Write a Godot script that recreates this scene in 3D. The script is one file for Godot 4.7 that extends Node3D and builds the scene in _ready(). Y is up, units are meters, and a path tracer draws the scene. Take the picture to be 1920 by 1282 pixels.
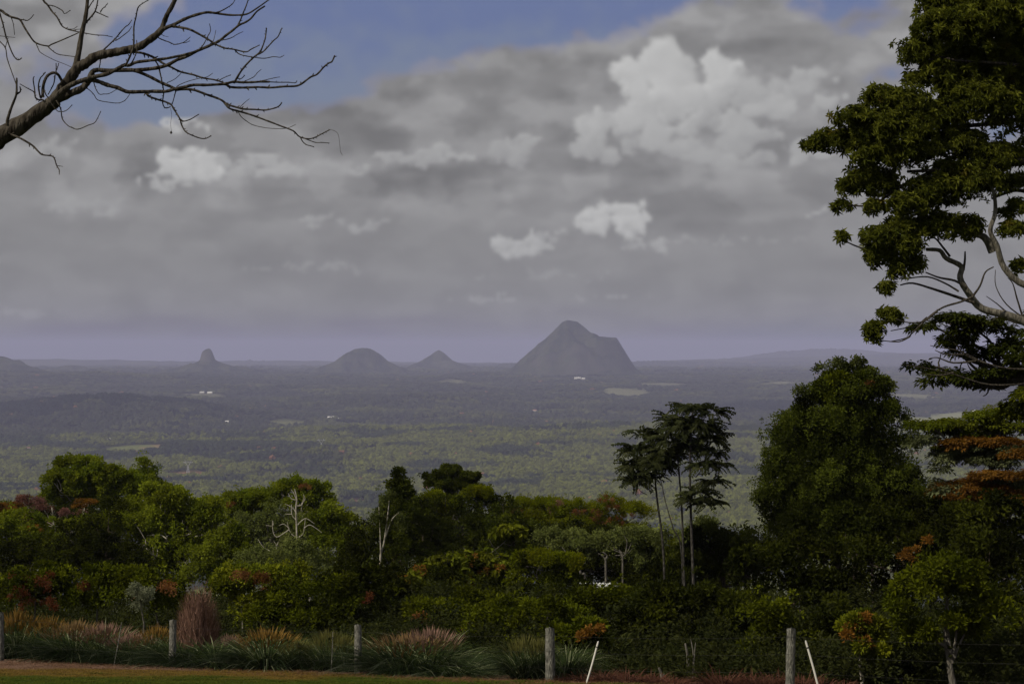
extends Node3D

const F := 3712.0          # focal length in pixels of the 1920 wide photograph (a 29 degree tele view)
const EYE := 1.6           # eye height above the lawn at the camera
const FLOOR := -335.0      # valley floor below the lookout

var used := {}
var rng := RandomNumberGenerator.new()
var n_relief := FastNoiseLite.new()
var n_fine := FastNoiseLite.new()
var n_patch := FastNoiseLite.new()
var n_cloud := FastNoiseLite.new()
var n_streak := FastNoiseLite.new()
var M := {}                # materials
var S := {}                # leaf spray meshes

# ------------------------------------------------------------------ helpers
func numbered(called: String) -> String:
	var k: int = used.get(called, 0)
	used[called] = k + 1
	return called if k == 0 else "%s_%03d" % [called, k]

func tag(o: Node, label := "", category := "", group := "", kind := "") -> void:
	if label: o.set_meta("label", label)
	if category: o.set_meta("category", category)
	if group: o.set_meta("group", group)
	if kind: o.set_meta("kind", kind)

func thing(called: String, label: String, category: String, at: Vector3, group := "") -> Node3D:
	var o := Node3D.new()
	o.name = numbered(called)
	o.position = at
	add_child(o, true)
	tag(o, label, category, group)
	return o

func part(called: String, mesh: Mesh, mat: Material, parent: Node) -> MeshInstance3D:
	var o := MeshInstance3D.new()
	o.name = numbered(called) if parent == self else called
	o.mesh = mesh
	o.material_override = mat
	parent.add_child(o, true)
	return o

func flat(px: float, py: float, depth: float) -> Vector3:   # a point seen in that direction, at that distance
	return Vector3((px - 960.0) / F * depth, EYE - (py - 650.0) / F * depth, -depth)

func lin(r: float, g: float, b: float) -> Color:
	return Color(r, g, b).linear_to_srgb()

func mat(c: Color, rough := 0.85, spec := 0.3) -> StandardMaterial3D:
	var m := StandardMaterial3D.new()
	m.albedo_color = c
	m.roughness = rough
	m.metallic_specular = spec
	return m

# one mesh being collected: triangles with their own normals and colours
class Shape:
	var v := PackedVector3Array()
	var n := PackedVector3Array()
	var c := PackedColorArray()
	var i := PackedInt32Array()

	func tri(a: Vector3, b: Vector3, d: Vector3, col := Color.WHITE) -> void:
		var k := v.size()
		var nn := (d - a).cross(b - a).normalized()
		v.append(a); v.append(b); v.append(d)
		for _q in 3:
			n.append(nn); c.append(col); i.append(k + _q)

	func quad(a: Vector3, b: Vector3, d: Vector3, e: Vector3, col := Color.WHITE) -> void:
		tri(a, b, d, col); tri(a, d, e, col)

	func box(at: Vector3, size: Vector3, bs := Basis.IDENTITY, col := Color.WHITE) -> void:
		var h := size * 0.5
		var p := []
		for q in 8:
			p.append(at + bs * Vector3(h.x * (1 if q & 1 else -1), h.y * (1 if q & 2 else -1), h.z * (1 if q & 4 else -1)))
		quad(p[1], p[3], p[2], p[0], col); quad(p[6], p[7], p[5], p[4], col)
		quad(p[4], p[5], p[1], p[0], col); quad(p[3], p[7], p[6], p[2], col)
		quad(p[2], p[6], p[4], p[0], col); quad(p[5], p[7], p[3], p[1], col)

	# a tapered tube through points, smooth, closed at both ends
	func tube(pts: PackedVector3Array, rad: PackedFloat32Array, sides := 7, col := Color.WHITE, rough := 0.0, closed := true) -> void:
		var start := v.size()
		var m := pts.size()
		var side := Vector3.ZERO
		for k in m:
			var t := (pts[mini(k + 1, m - 1)] - pts[maxi(k - 1, 0)]).normalized()
			if side == Vector3.ZERO:
				side = t.cross(Vector3(0.31, 0.2, 0.93)).normalized()
			side = (side - t * side.dot(t)).normalized()
			var up := t.cross(side)
			for s in sides:
				var a := TAU * s / sides
				var d := side * cos(a) + up * sin(a)
				var w := 1.0
				if rough > 0.0:
					w += rough * sin(s * 2.7 + k * 1.9) * sin(k * 0.83 + s * 5.1)
				v.append(pts[k] + d * rad[k] * w)
				n.append(d); c.append(col)
		for k in m - 1:
			for s in sides:
				var a := start + k * sides + s
				var b := start + k * sides + (s + 1) % sides
				i.append_array(PackedInt32Array([a, a + sides, b, b, a + sides, b + sides]))
		if closed:
			var e := v.size()
			var tip := (pts[m - 1] - pts[m - 2]).normalized()
			v.append(pts[m - 1] + tip * rad[m - 1] * 0.6); n.append(tip); c.append(col)
			for s in sides:
				i.append_array(PackedInt32Array([start + (m - 1) * sides + s, e, start + (m - 1) * sides + (s + 1) % sides]))

	# a bent, folded blade or leaf: from a, along d (length in it), with half width w across, drooping by bend
	func leaf(a: Vector3, d: Vector3, across: Vector3, w: float, bend: float, fold: float, col := Color.WHITE) -> void:
		var up := across.cross(d).normalized()
		var l := d.length()
		var mid := a + d * 0.45 + up * (0.12 * bend * l)
		var tip := a + d - up * (bend * l * 0.5)
		var f := up * (w * fold)
		tri(a, mid + across * w + f, tip, col)
		tri(a, tip, mid - across * w + f, col)

	func blade(a: Vector3, d: Vector3, out: Vector3, w: float, droop: float, segs: int, c0: Color, c1: Color) -> void:
		var k := v.size()
		var l := d.length()
		var across := d.cross(out).normalized()
		if across.length() < 0.5: across = Vector3.RIGHT
		for q in segs + 1:
			var t := float(q) / segs
			var p := a + d * t + out * (droop * l * t * t) - Vector3.UP * (droop * l * 0.75 * t * t * t)
			var ww := w * (1.0 - t * t * 0.97)
			var nn := d.cross(across).normalized()
			v.append(p - across * ww); v.append(p + across * ww)
			n.append(nn); n.append(nn)
			var cc := c0.lerp(c1, t)
			c.append(cc); c.append(cc)
			if q:
				var b := k + q * 2
				i.append_array(PackedInt32Array([b - 2, b - 1, b, b - 1, b + 1, b]))

	func mesh(colours := true) -> ArrayMesh:
		var a := []
		a.resize(Mesh.ARRAY_MAX)
		a[Mesh.ARRAY_VERTEX] = v
		a[Mesh.ARRAY_NORMAL] = n
		if colours: a[Mesh.ARRAY_COLOR] = c
		a[Mesh.ARRAY_INDEX] = i
		var out := ArrayMesh.new()
		out.add_surface_from_arrays(Mesh.PRIMITIVE_TRIANGLES, a)
		return out

func rand_dir() -> Vector3:
	var z := rng.randf_range(-1, 1)
	var a := rng.randf() * TAU
	var r := sqrt(1 - z * z)
	return Vector3(r * cos(a), z, r * sin(a))

# many copies of one mesh as one object: transforms and colours packed into a buffer
class Scatter:
	var buf := PackedFloat32Array()
	func put(p: Vector3, up: Vector3, twist: float, s: Vector3, col: Color) -> void:
		var ref := Vector3.RIGHT if absf(up.x) < 0.8 else Vector3.BACK
		var x := up.cross(ref).normalized().rotated(up, twist)
		var z := x.cross(up)
		buf.append_array(PackedFloat32Array([x.x * s.x, up.x * s.y, z.x * s.z, p.x, x.y * s.x, up.y * s.y, z.y * s.z, p.y, x.z * s.x, up.z * s.y, z.z * s.z, p.z, col.r, col.g, col.b, 1.0]))
	func node(called: String, mesh: Mesh, material: Material) -> MultiMeshInstance3D:
		var mm := MultiMesh.new()
		mm.transform_format = MultiMesh.TRANSFORM_3D
		mm.use_colors = true
		mm.mesh = mesh
		mm.instance_count = buf.size() / 16
		mm.buffer = buf
		var o := MultiMeshInstance3D.new()
		o.name = called
		o.multimesh = mm
		o.material_override = material
		return o

# ------------------------------------------------------------------ the lie of the land
func fence_depth(x: float) -> float:
	return clampf(43.4 - 0.83 * x, 26.0, 66.0)

func hill(x: float, depth: float) -> float:      # the lookout's slope, level behind the camera, steeper past the fence
	var s := 0.1315 + 0.00015 * clampf(x, -30, 30)
	var zf := fence_depth(x)
	if depth < zf:
		return -s * maxf(depth, -6.0)
	var d := depth - zf
	var h := -s * zf
	return h - 0.13 * d - 0.0012 * d * d if d < 110.0 else h - 28.8 - 0.394 * (d - 110.0)

func bump(x: float, z: float, cx: float, cz: float, sx: float, sz: float, h: float) -> float:
	var a := (x - cx) / sx
	var b := (z - cz) / sz
	var q := a * a + b * b
	return h * exp(-q) if q < 9.0 else 0.0

func land(x: float, z: float) -> float:
	var depth := -z
	var h := hill(x, depth)
	if depth < 300.0:
		return h + (n_relief.get_noise_2d(x * 14.0, z * 14.0) * 0.012 * maxf(depth - 90.0, 0.0) if depth > 90.0 else 0.0)
	var r2 := x * x + z * z
	var v := FLOOR + n_relief.get_noise_2d(x, z) * (16.0 + 16.0 * smoothstep(5500.0, 9000.0, depth))
	v += bump(x, depth, 260, 6300, 1300, 900, 62) + bump(x, depth, -1640, 7900, 380, 460, 100) + bump(x, depth, -2150, 8200, 420, 500, 26) + bump(x, depth, -1300, 8100, 300, 400, 20)
	v += bump(x, depth, 6200, 27000, 4200, 2200, 190) + bump(x, depth, -6500, 26000, 3000, 1800, 110) + bump(x, depth, -2600, 28000, 2600, 1500, 80) + bump(x, depth, 1900, 24000, 2600, 1800, 50)
	v += bump(x, depth, 900, 4600, 600, 900, 40) + bump(x, depth, -620, 9300, 700, 600, 26) + bump(x, depth, -3200, 12000, 1200, 700, 40)
	v += bump(x, depth, -860, 5290, 110, 130, 6) + bump(x, depth, -430, 10500, 1500, 500, 16) + bump(x, depth, 400, 3900, 300, 300, 22)
	var rr := sqrt(r2)
	v += 152.0 * smoothstep(5600.0, 13500.0, rr) - 40.0 * smoothstep(15000.0, 30000.0, rr) - r2 / 12742000.0
	var k := clampf((h - v) / 60.0 * 0.5 + 0.5, 0.0, 1.0)   # a soft foot where slope and valley meet
	return lerpf(v, h, k) + 60.0 * k * (1.0 - k)

func sighted(px: float, py: float) -> float:      # how far off the ground is that one sees there
	var depth := 2400.0
	while depth < 40000.0:
		if land((px - 960.0) / F * depth, -depth) >= EYE - (py - 650.0) / F * depth:
			return depth
		depth += 20.0
	return depth

# ------------------------------------------------------------------ the sky: cloud seen in that direction, linear light
func blob(x: float, y: float, cx: float, cy: float, rx: float, ry: float) -> float:
	var a := (x - cx) / rx
	var b := (y - cy) / ry
	return exp(-(a * a + b * b))

var puffs := []        # heaps of cloud: [left, top, right, bottom, [puff centre x, y, radius] ..., how bright]

func make_puffs() -> void:
	rng.seed = 404
	# centre, half width, half height, brightness, number
	for h in [[1275, 160, 125, 80, 1.0, 46], [1195, 238, 120, 62, 0.72, 34], [1385, 215, 110, 66, 0.62, 30], [1490, 180, 130, 46, 0.5, 30], [1400, 285, 170, 40, 0.42, 30], [1130, 275, 70, 40, 0.42, 16],
			[355, 320, 70, 42, 1.0, 40], [455, 316, 110, 26, 0.5, 26], [600, 318, 110, 18, 0.36, 20], [335, 240, 60, 13, 0.8, 16], [300, 345, 60, 14, 0.6, 10],
			[1150, 422, 78, 38, 1.0, 40], [1198, 392, 24, 22, 0.85, 10], [1215, 462, 44, 28, 0.42, 12], [975, 466, 58, 30, 0.75, 32], [1035, 440, 40, 16, 0.4, 10], [790, 296, 100, 22, 0.42, 22], [965, 285, 56, 36, 0.38, 18],
			[900, 562, 80, 7, 0.34, 16], [1160, 556, 110, 5, 0.3, 18], [1535, 402, 42, 8, 0.46, 12], [640, 420, 110, 16, 0.3, 20], [160, 395, 80, 20, 0.3, 16], [100, 290, 70, 26, 0.3, 16], [60, 592, 90, 9, 0.26, 14], [560, 505, 150, 12, 0.22, 18], [1000, 520, 160, 10, 0.22, 18], [1380, 455, 150, 10, 0.24, 18]]:
		var list := []
		for k in h[5]:
			var t := rng.randf_range(-1.0, 1.0)
			var top := sqrt(1.0 - t * t)
			var y := rng.randf_range(-top, 0.55 * top + 0.1)
			var r: float = h[3] * rng.randf_range(0.28, 0.62) * (1.0 - 0.35 * absf(t))
			list.append(Vector3(h[0] + t * h[2] * 0.86, h[1] + y * h[3] * 0.8, r * clampf(h[2] / h[3] * 0.5, 1.0, 2.6)))
		puffs.append([h[0] - h[2] * 1.5, h[1] - h[3] * 2.2, h[0] + h[2] * 1.5, h[1] + h[3] * 2.2, list, h[4], clampf(h[2] / h[3] * 0.5, 1.0, 2.6)])

func heap(px: float, py: float) -> Vector2:      # how much lit cloud there is, and how bright its face
	var x := px + n_cloud.get_noise_2d(px * 3.6 + 7000, py * 4.4) * 26.0 + n_cloud.get_noise_2d(px * 9.0, py * 10.0) * 7.0
	var y := py + n_cloud.get_noise_2d(px * 3.6, py * 4.4 + 9000) * 18.0
	var cover := 0.0
	var face := 0.0
	for h in puffs:
		if x < h[0] or x > h[2] or y < h[1] or y > h[3]:
			continue
		var here := 0.0
		var light := 0.0
		var sum := 0.0001
		var flatness: float = h[6]
		for p in h[4]:
			var dx: float = (x - p.x) / p.z
			var dy: float = (y - p.y) / p.z * flatness
			var d := dx * dx + dy * dy
			if d < 1.0:
				var w := (1.0 - d)
				here = maxf(here, w)
				w *= w
				sum += w
				light += w * (0.56 - 0.18 * dx - 0.30 * dy)
		here = smoothstep(0.0, 0.72, here)
		if here > 0.0:
			var lit: float = clampf(light / sum, 0.1, 1.0) * h[5]
			face = lerpf(face, maxf(face, lit), here) if cover > 0.0 else lit
			cover = maxf(cover, here * smoothstep(0.1, 0.42, h[5] + 0.08))
	if py < -150.0:
		var up := smoothstep(-150.0, -900.0, py) * clampf(0.35 + n_cloud.get_noise_2d(px * 0.4 - 500, py * 0.6) * 1.3, 0.0, 0.9)
		if up > cover:
			cover = up
			face = 0.5
	return Vector2(cover, face)

func sky_at(px: float, py: float) -> Vector3:
	var wx := px + n_cloud.get_noise_2d(px * 0.8 + 900, py * 1.1) * 70.0
	var wy := py + n_cloud.get_noise_2d(px * 0.8, py * 1.1 + 700) * 38.0
	var big := n_cloud.get_noise_2d(px * 0.55, py * 0.95)
	var small := n_cloud.get_noise_2d(px * 2.6 + 300, py * 3.4)
	var wisp := n_streak.get_noise_2d(px * 0.5, py * 2.6)
	# broken blue
	var hole := blob(wx, wy, 690, 20, 420, 125) + 0.9 * blob(wx, wy, 1050, -5, 380, 60) + 0.92 * blob(wx, wy, 350, 180, 270, 56) + 0.85 * blob(wx, wy, 510, 115, 230, 75)
	hole += 0.55 * blob(wx, wy, 200, 215, 120, 45) + 0.8 * blob(wx, wy, 1640, 10, 150, 55) + 0.7 * blob(wx, wy, 1660, 150, 60, 40) + 0.75 * blob(wx, wy, 1880, 260, 120, 80) + 0.3 * blob(wx, wy, 20, 130, 90, 50)
	if py < -150.0:
		hole += smoothstep(-150.0, -900.0, py) * (0.55 + big * 1.6)
	var b := smoothstep(0.40, 0.72, hole + big * 0.5 + small * 0.24)
	var blue := Vector3(0.140, 0.182, 0.335).lerp(Vector3(0.185, 0.225, 0.32), smoothstep(-20.0, 200.0, py + small * 90.0))
	# grey sheet with streaks and folds
	var fold := n_cloud.get_noise_2d(px * 1.3 - 3000, py * 2.4)
	var calm := 1.0 - 0.68 * smoothstep(310.0, 470.0, py)
	var g := 0.262 + (wisp * 0.06 + big * 0.04 + small * 0.03 + smoothstep(0.02, 0.22, fold) * 0.05 - smoothstep(-0.05, -0.28, fold) * 0.03) * calm
	g -= 0.018 * smoothstep(330.0, 520.0, py)
	g -= 0.075 * smoothstep(0.30, 0.75, blob(wx, wy, 770, 345, 95, 40) + 0.8 * blob(wx, wy, 905, 330, 55, 60) + small * 0.4)
	g -= 0.045 * blob(wx, wy, 640, 215, 260, 60) + 0.04 * blob(wx, wy, 470, 488, 90, 26) + 0.035 * blob(wx, wy, 240, 290, 90, 60) + 0.03 * blob(wx, wy, 1450, 390, 260, 26) + 0.05 * blob(wx, wy, 380, 680, 420, 70)
	var grey := Vector3(g, g * 0.995, g * 1.0)
	# lit heaps, with the light from the upper left
	var lit := heap(px, py)
	var l := lit.x
	var glow := clampf(lit.y + small * 0.10, 0.0, 1.0)
	var top := Vector3(0.272, 0.272, 0.276).lerp(Vector3(0.67, 0.67, 0.66), glow)
	var col := grey.lerp(blue, b * (1.0 - 0.9 * l))
	var edge := b * (1.0 - b) * 2.2
	col = col.lerp(Vector3(0.27, 0.248, 0.32), edge * 0.45)
	col = col.lerp(top, l * 0.9)
	# low air
	var low := smoothstep(575.0, 678.0, py + wisp * 50.0)
	var air := Vector3(0.138, 0.126, 0.165).lerp(Vector3(0.085, 0.150, 0.190), smoothstep(1150.0, 1750.0, px) * smoothstep(560.0, 650.0, py))
	return col.lerp(air, low * 0.92)

func sky_image() -> Image:
	make_puffs()
	var im := Image.create_empty(512, 256, false, Image.FORMAT_RGBF)
	for y in 256:
		for x in 512:
			var az := ((x + 0.5) / 512.0 - 0.5) * TAU
			var el := (0.5 - (y + 0.5) / 256.0) * PI
			var c := sky_dir(az, el)
			im.set_pixel(x, y, Color(c.x, c.y, c.z))
	im.resize(4096, 2048, Image.INTERPOLATE_CUBIC)
	for y in range(840, 1030):
		for x in range(1800, 2297):
			var az := ((x + 0.5) / 4096.0 - 0.5) * TAU
			var el := (0.5 - (y + 0.5) / 2048.0) * PI
			var c := sky_dir(az, el)
			im.set_pixel(x, y, Color(c.x, c.y, c.z))
	# the first column of a panorama looks straight ahead
	var turned := Image.create_empty(4096, 2048, false, Image.FORMAT_RGBF)
	turned.blit_rect(im, Rect2i(2048, 0, 2048, 2048), Vector2i(0, 0))
	turned.blit_rect(im, Rect2i(0, 0, 2048, 2048), Vector2i(2048, 0))
	return turned

func sky_dir(az: float, el: float) -> Vector3:
	var a := absf(az)
	var px := 960.0 + F * (tan(az) if a < 0.5 else signf(az) * (tan(0.5) + (a - 0.5) * 1.3))
	if a > PI * 0.5:      # the far half mirrors on, so that the two ends meet behind
		px = 960.0 + signf(az) * F * (tan(0.5) + (PI * 0.5 - 0.5) * 1.3) + F * (PI - a) * 0.0 + signf(az) * F * (a - PI * 0.5) * 1.3
	var c := sky_at(px, 650.0 - F * tan(clampf(el, -0.05, 0.3)) - F * maxf(el - 0.3, 0.0) * 0.9)
	if a > 2.6:
		var other := sky_at(-px + 1920.0, 650.0 - F * tan(clampf(el, -0.05, 0.3)) - F * maxf(el - 0.3, 0.0) * 0.9)
		c = c.lerp(other, 0.5 * smoothstep(2.6, PI, a))
	return c

# ------------------------------------------------------------------ leaves
func make_sprays() -> void:
	rng.seed = 11
	# a ball of broad leaves round a twig end
	var s := Shape.new()
	for k in 16:
		var d := (rand_dir() + Vector3(0, 0.55, 0)).normalized()
		var a := d * rng.randf_range(0.10, 0.30)
		var l := (d + rand_dir() * 0.7).normalized() * rng.randf_range(0.26, 0.40)
		var ac := l.cross(rand_dir()).normalized()
		s.leaf(a, l, ac, l.length() * 0.26, rng.randf_range(0.1, 0.5), 0.35)
	S.broad = s.mesh(false)
	# many small leaves
	s = Shape.new()
	for k in 30:
		var d := (rand_dir() + Vector3(0, 0.5, 0)).normalized()
		var a := d * rng.randf_range(0.06, 0.42)
		var l := (d + rand_dir() * 0.8).normalized() * rng.randf_range(0.13, 0.22)
		s.leaf(a, l, l.cross(rand_dir()).normalized(), l.length() * 0.28, 0.3, 0.35)
	S.fine = s.mesh(false)
	# a whorl of long narrow leaves, as a shoot end carries them
	s = Shape.new()
	for k in 13:
		var az := k * 2.4 + rng.randf() * 0.5
		var el := rng.randf_range(-0.55, 0.95)
		var d := Vector3(cos(az) * cos(el), sin(el), sin(az) * cos(el))
		var l := d * rng.randf_range(0.34, 0.52)
		s.leaf(Vector3(0, rng.randf_range(-0.22, 0.06), 0) + d * 0.03, l, d.cross(Vector3.UP).normalized(), 0.062, rng.randf_range(0.3, 0.8), 0.5)
	S.whorl = s.mesh(false)
	# a flat tier of small leaves
	s = Shape.new()
	for k in 26:
		var az := rng.randf() * TAU
		var r := sqrt(rng.randf()) * 0.5
		var a := Vector3(cos(az) * r, rng.randf_range(-0.05, 0.05), sin(az) * r)
		var d := Vector3(cos(az + rng.randf_range(-1, 1)), rng.randf_range(-0.5, 0.25), sin(az + rng.randf_range(-1, 1))).normalized()
		s.leaf(a, d * rng.randf_range(0.15, 0.25), d.cross(Vector3.UP).normalized(), 0.05, 0.3, 0.3)
	S.tier = s.mesh(false)
	# large hanging leaves on stalks
	s = Shape.new()
	for k in 8:
		var az := k * 2.4 + rng.randf() * 0.6
		var d := Vector3(cos(az), rng.randf_range(-0.35, 0.35), sin(az)).normalized()
		var a := d * rng.randf_range(0.12, 0.3)
		var l := (d + Vector3(0, -0.55, 0)).normalized() * rng.randf_range(0.34, 0.5)
		s.leaf(a, l, d.cross(Vector3.UP).normalized(), 0.13, 0.6, 0.3)
	S.large = s.mesh(false)
	# one long feathered leaf: paired leaflets along an arching stalk
	s = Shape.new()
	var last := Vector3.ZERO
	for k in 9:
		var t := (k + 1) / 9.0
		var p := Vector3(t * 0.95, 0.16 * sin(t * 2.2) - 0.42 * t * t, 0)
		s.leaf(last, p - last, Vector3(0, 0, 1), 0.012, 0, 0)
		for q in [-1, 1]:
			var d: Vector3 = (Vector3(0.45, -0.35, 0.85 * q) + rand_dir() * 0.15).normalized()
			s.leaf(p, d * rng.randf_range(0.30, 0.40) * (1.0 - 0.35 * t), (p - last).normalized(), 0.085, 0.6, 0.2)
		last = p
	S.feather = s.mesh(false)
	# lumpy far crowns: leaf clumps over a rounded body
	for w in 3:
		s = Shape.new()
		for k in 34:
			var d := rand_dir()
			d.y = absf(d.y) * 1.1 - 0.25
			d = d.normalized()
			var c := Vector3(d.x * 0.36, 0.55 + d.y * 0.42, d.z * 0.36)
			var r := rng.randf_range(0.13, 0.24)
			var x := d.cross(rand_dir()).normalized()
			var z := x.cross(d)
			var tip := c + d * r * 0.8
			var ring := []
			for q in 5:
				var a := TAU * q / 5 + rng.randf() * 0.5
				ring.append(c + (x * cos(a) + z * sin(a)) * r * rng.randf_range(0.8, 1.15) - d * r * 0.25)
			for q in 5:
				s.tri(tip, ring[q], ring[(q + 1) % 5])
		S["far_%d" % w] = s.mesh(false)

func leaf_mat(spec: float, rough: float, through: float) -> StandardMaterial3D:
	var m := mat(Color.WHITE, rough, spec)
	m.vertex_color_use_as_albedo = true
	if through > 0.0:
		m.backlight_enabled = true
		m.backlight = lin(through, through, through * 0.6)
	return m

func noise_tex(freq: float, a: Color, b: Color, seed_: int, size := 512) -> NoiseTexture2D:
	var n := FastNoiseLite.new()
	n.seed = seed_
	n.frequency = freq
	n.fractal_octaves = 5
	var t := NoiseTexture2D.new()
	t.width = size; t.height = size
	t.seamless = true
	t.noise = n
	var g := Gradient.new()
	g.set_color(0, a); g.set_color(1, b)
	g.set_offset(0, 0.25); g.set_offset(1, 0.75)
	t.color_ramp = g
	return t

func bark(a: Color, b: Color, scale: float, seed_: int, squash := 0.3) -> StandardMaterial3D:
	var m := mat(Color.WHITE, 0.92, 0.2)
	m.albedo_texture = noise_tex(0.02, a, b, seed_)
	m.uv1_triplanar = true
	m.uv1_scale = Vector3(scale, scale * squash, scale)
	m.heightmap_enabled = true
	m.heightmap_texture = noise_tex(0.03, Color.BLACK, Color.WHITE, seed_ + 1)
	m.heightmap_scale = 1.2
	return m

func make_materials() -> void:
	M.leaf = leaf_mat(0.07, 0.65, 0.85)
	M.gloss = leaf_mat(0.11, 0.55, 0.65)
	M.dull = leaf_mat(0.08, 0.8, 0.35)
	M.dry = leaf_mat(0.12, 0.85, 0.3)
	M.far = leaf_mat(0.0, 1.0, 0.0)
	M.far.specular_mode = BaseMaterial3D.SPECULAR_DISABLED
	M.dark_bark = bark(lin(0.022, 0.018, 0.014), lin(0.085, 0.075, 0.06), 2.0, 21)
	M.brown_bark = bark(lin(0.03, 0.022, 0.016), lin(0.11, 0.09, 0.065), 1.2, 23)
	M.grey_bark = bark(lin(0.06, 0.055, 0.045), lin(0.20, 0.185, 0.15), 1.5, 25)
	M.limb_bark = bark(lin(0.022, 0.020, 0.018), lin(0.080, 0.075, 0.066), 1.5, 35)
	M.pale_bark = bark(lin(0.22, 0.20, 0.15), lin(0.46, 0.43, 0.35), 1.2, 27)
	M.post = bark(lin(0.05, 0.05, 0.042), lin(0.30, 0.29, 0.25), 3.0, 29, 0.18)
	M.stake = mat(lin(0.62, 0.60, 0.54), 0.6)
	M.wire = mat(lin(0.05, 0.048, 0.045), 0.8)
	M.wire.metallic = 0.2
	M.white = mat(lin(0.72, 0.71, 0.68), 0.6)
	M.shed_roof = mat(lin(0.42, 0.43, 0.40), 0.7)
	M.steel = mat(lin(0.42, 0.43, 0.45), 0.5)
	M.pale_wall = mat(lin(0.66, 0.63, 0.56), 0.8)
	M.red_roof = mat(lin(0.26, 0.12, 0.09), 0.8)
	M.window = mat(lin(0.03, 0.035, 0.04), 0.15, 0.5)
	var g := mat(Color.WHITE, 0.95, 0.1)
	g.vertex_color_use_as_albedo = true
	g.albedo_texture = noise_tex(0.05, lin(0.42, 0.42, 0.42), lin(1, 1, 1), 31, 1024)
	g.uv1_triplanar = true
	g.uv1_world_triplanar = true
	g.uv1_scale = Vector3(0.35, 0.35, 0.35)
	M.lawn = g
	var e := mat(Color.WHITE, 1.0, 0.0)
	e.specular_mode = BaseMaterial3D.SPECULAR_DISABLED
	e.vertex_color_use_as_albedo = true
	e.albedo_texture = noise_tex(0.06, lin(0.5, 0.5, 0.5), lin(1, 1, 1), 33, 1024)
	e.uv1_triplanar = true
	e.uv1_world_triplanar = true
	e.uv1_scale = Vector3(0.0011, 0.0011, 0.0011)
	M.earth = e
	var r := mat(Color.WHITE, 1.0, 0.0)
	r.specular_mode = BaseMaterial3D.SPECULAR_DISABLED
	r.vertex_color_use_as_albedo = true
	M.hill = r

# ------------------------------------------------------------------ ground
func field_colour(x: float, z: float) -> Color:        # what the land itself is: forest floor, cleared paddocks, bare earth
	var depth := -z
	var p := n_patch.get_noise_2d(x * 1.0, z * 1.0)
	var c := Color(0.040, 0.046, 0.024).lerp(Color(0.085, 0.088, 0.028), smoothstep(-0.1, 0.35, p))
	for f in FIELDS:
		var q := pow((x - f[0]) / f[2], 2) + pow((depth - f[1]) / f[3], 2)
		if q < 1.0:
			c = Color(f[4], f[5], f[6])
	return c

# cleared ground in the valley: where it is seen, half width and half depth in metres, colour
var FIELDS := []
const CLEARINGS := [
	[254.0, 842.0, 100.0, 190.0, 0.16, 0.18, 0.06], [286.0, 841.0, 42.0, 120.0, 0.26, 0.17, 0.09], [352.0, 891.0, 58.0, 90.0, 0.26, 0.14, 0.08],
	[1720.0, 793.0, 190.0, 330.0, 0.27, 0.28, 0.13], [1850.0, 784.0, 240.0, 260.0, 0.25, 0.26, 0.13], [697.0, 919.0, 22.0, 60.0, 0.24, 0.12, 0.09], [668.0, 941.0, 20.0, 50.0, 0.25, 0.13, 0.09],
	[655.0, 966.0, 24.0, 46.0, 0.25, 0.13, 0.09], [1405.0, 874.0, 14.0, 40.0, 0.25, 0.13, 0.1], [1040.0, 770.0, 80.0, 100.0, 0.16, 0.17, 0.09], [1175.0, 735.0, 120.0, 200.0, 0.2, 0.2, 0.12],
	[1240.0, 722.0, 130.0, 160.0, 0.2, 0.2, 0.13], [540.0, 792.0, 90.0, 150.0, 0.17, 0.18, 0.08], [560.0, 724.0, 110.0, 200.0, 0.18, 0.18, 0.11], [380.0, 741.0, 110.0, 150.0, 0.18, 0.18, 0.11],
	[1700.0, 741.0, 140.0, 160.0, 0.22, 0.22, 0.13], [1460.0, 718.0, 120.0, 160.0, 0.2, 0.2, 0.13], [850.0, 716.0, 100.0, 160.0, 0.2, 0.2, 0.12], [1470.0, 806.0, 110.0, 160.0, 0.17, 0.17, 0.08],
]

func in_field(x: float, depth: float) -> bool:
	for f in FIELDS:
		if pow((x - f[0]) / f[2], 2) + pow((depth - f[1]) / f[3], 2) < 1.0:
			return true
	return false

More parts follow.
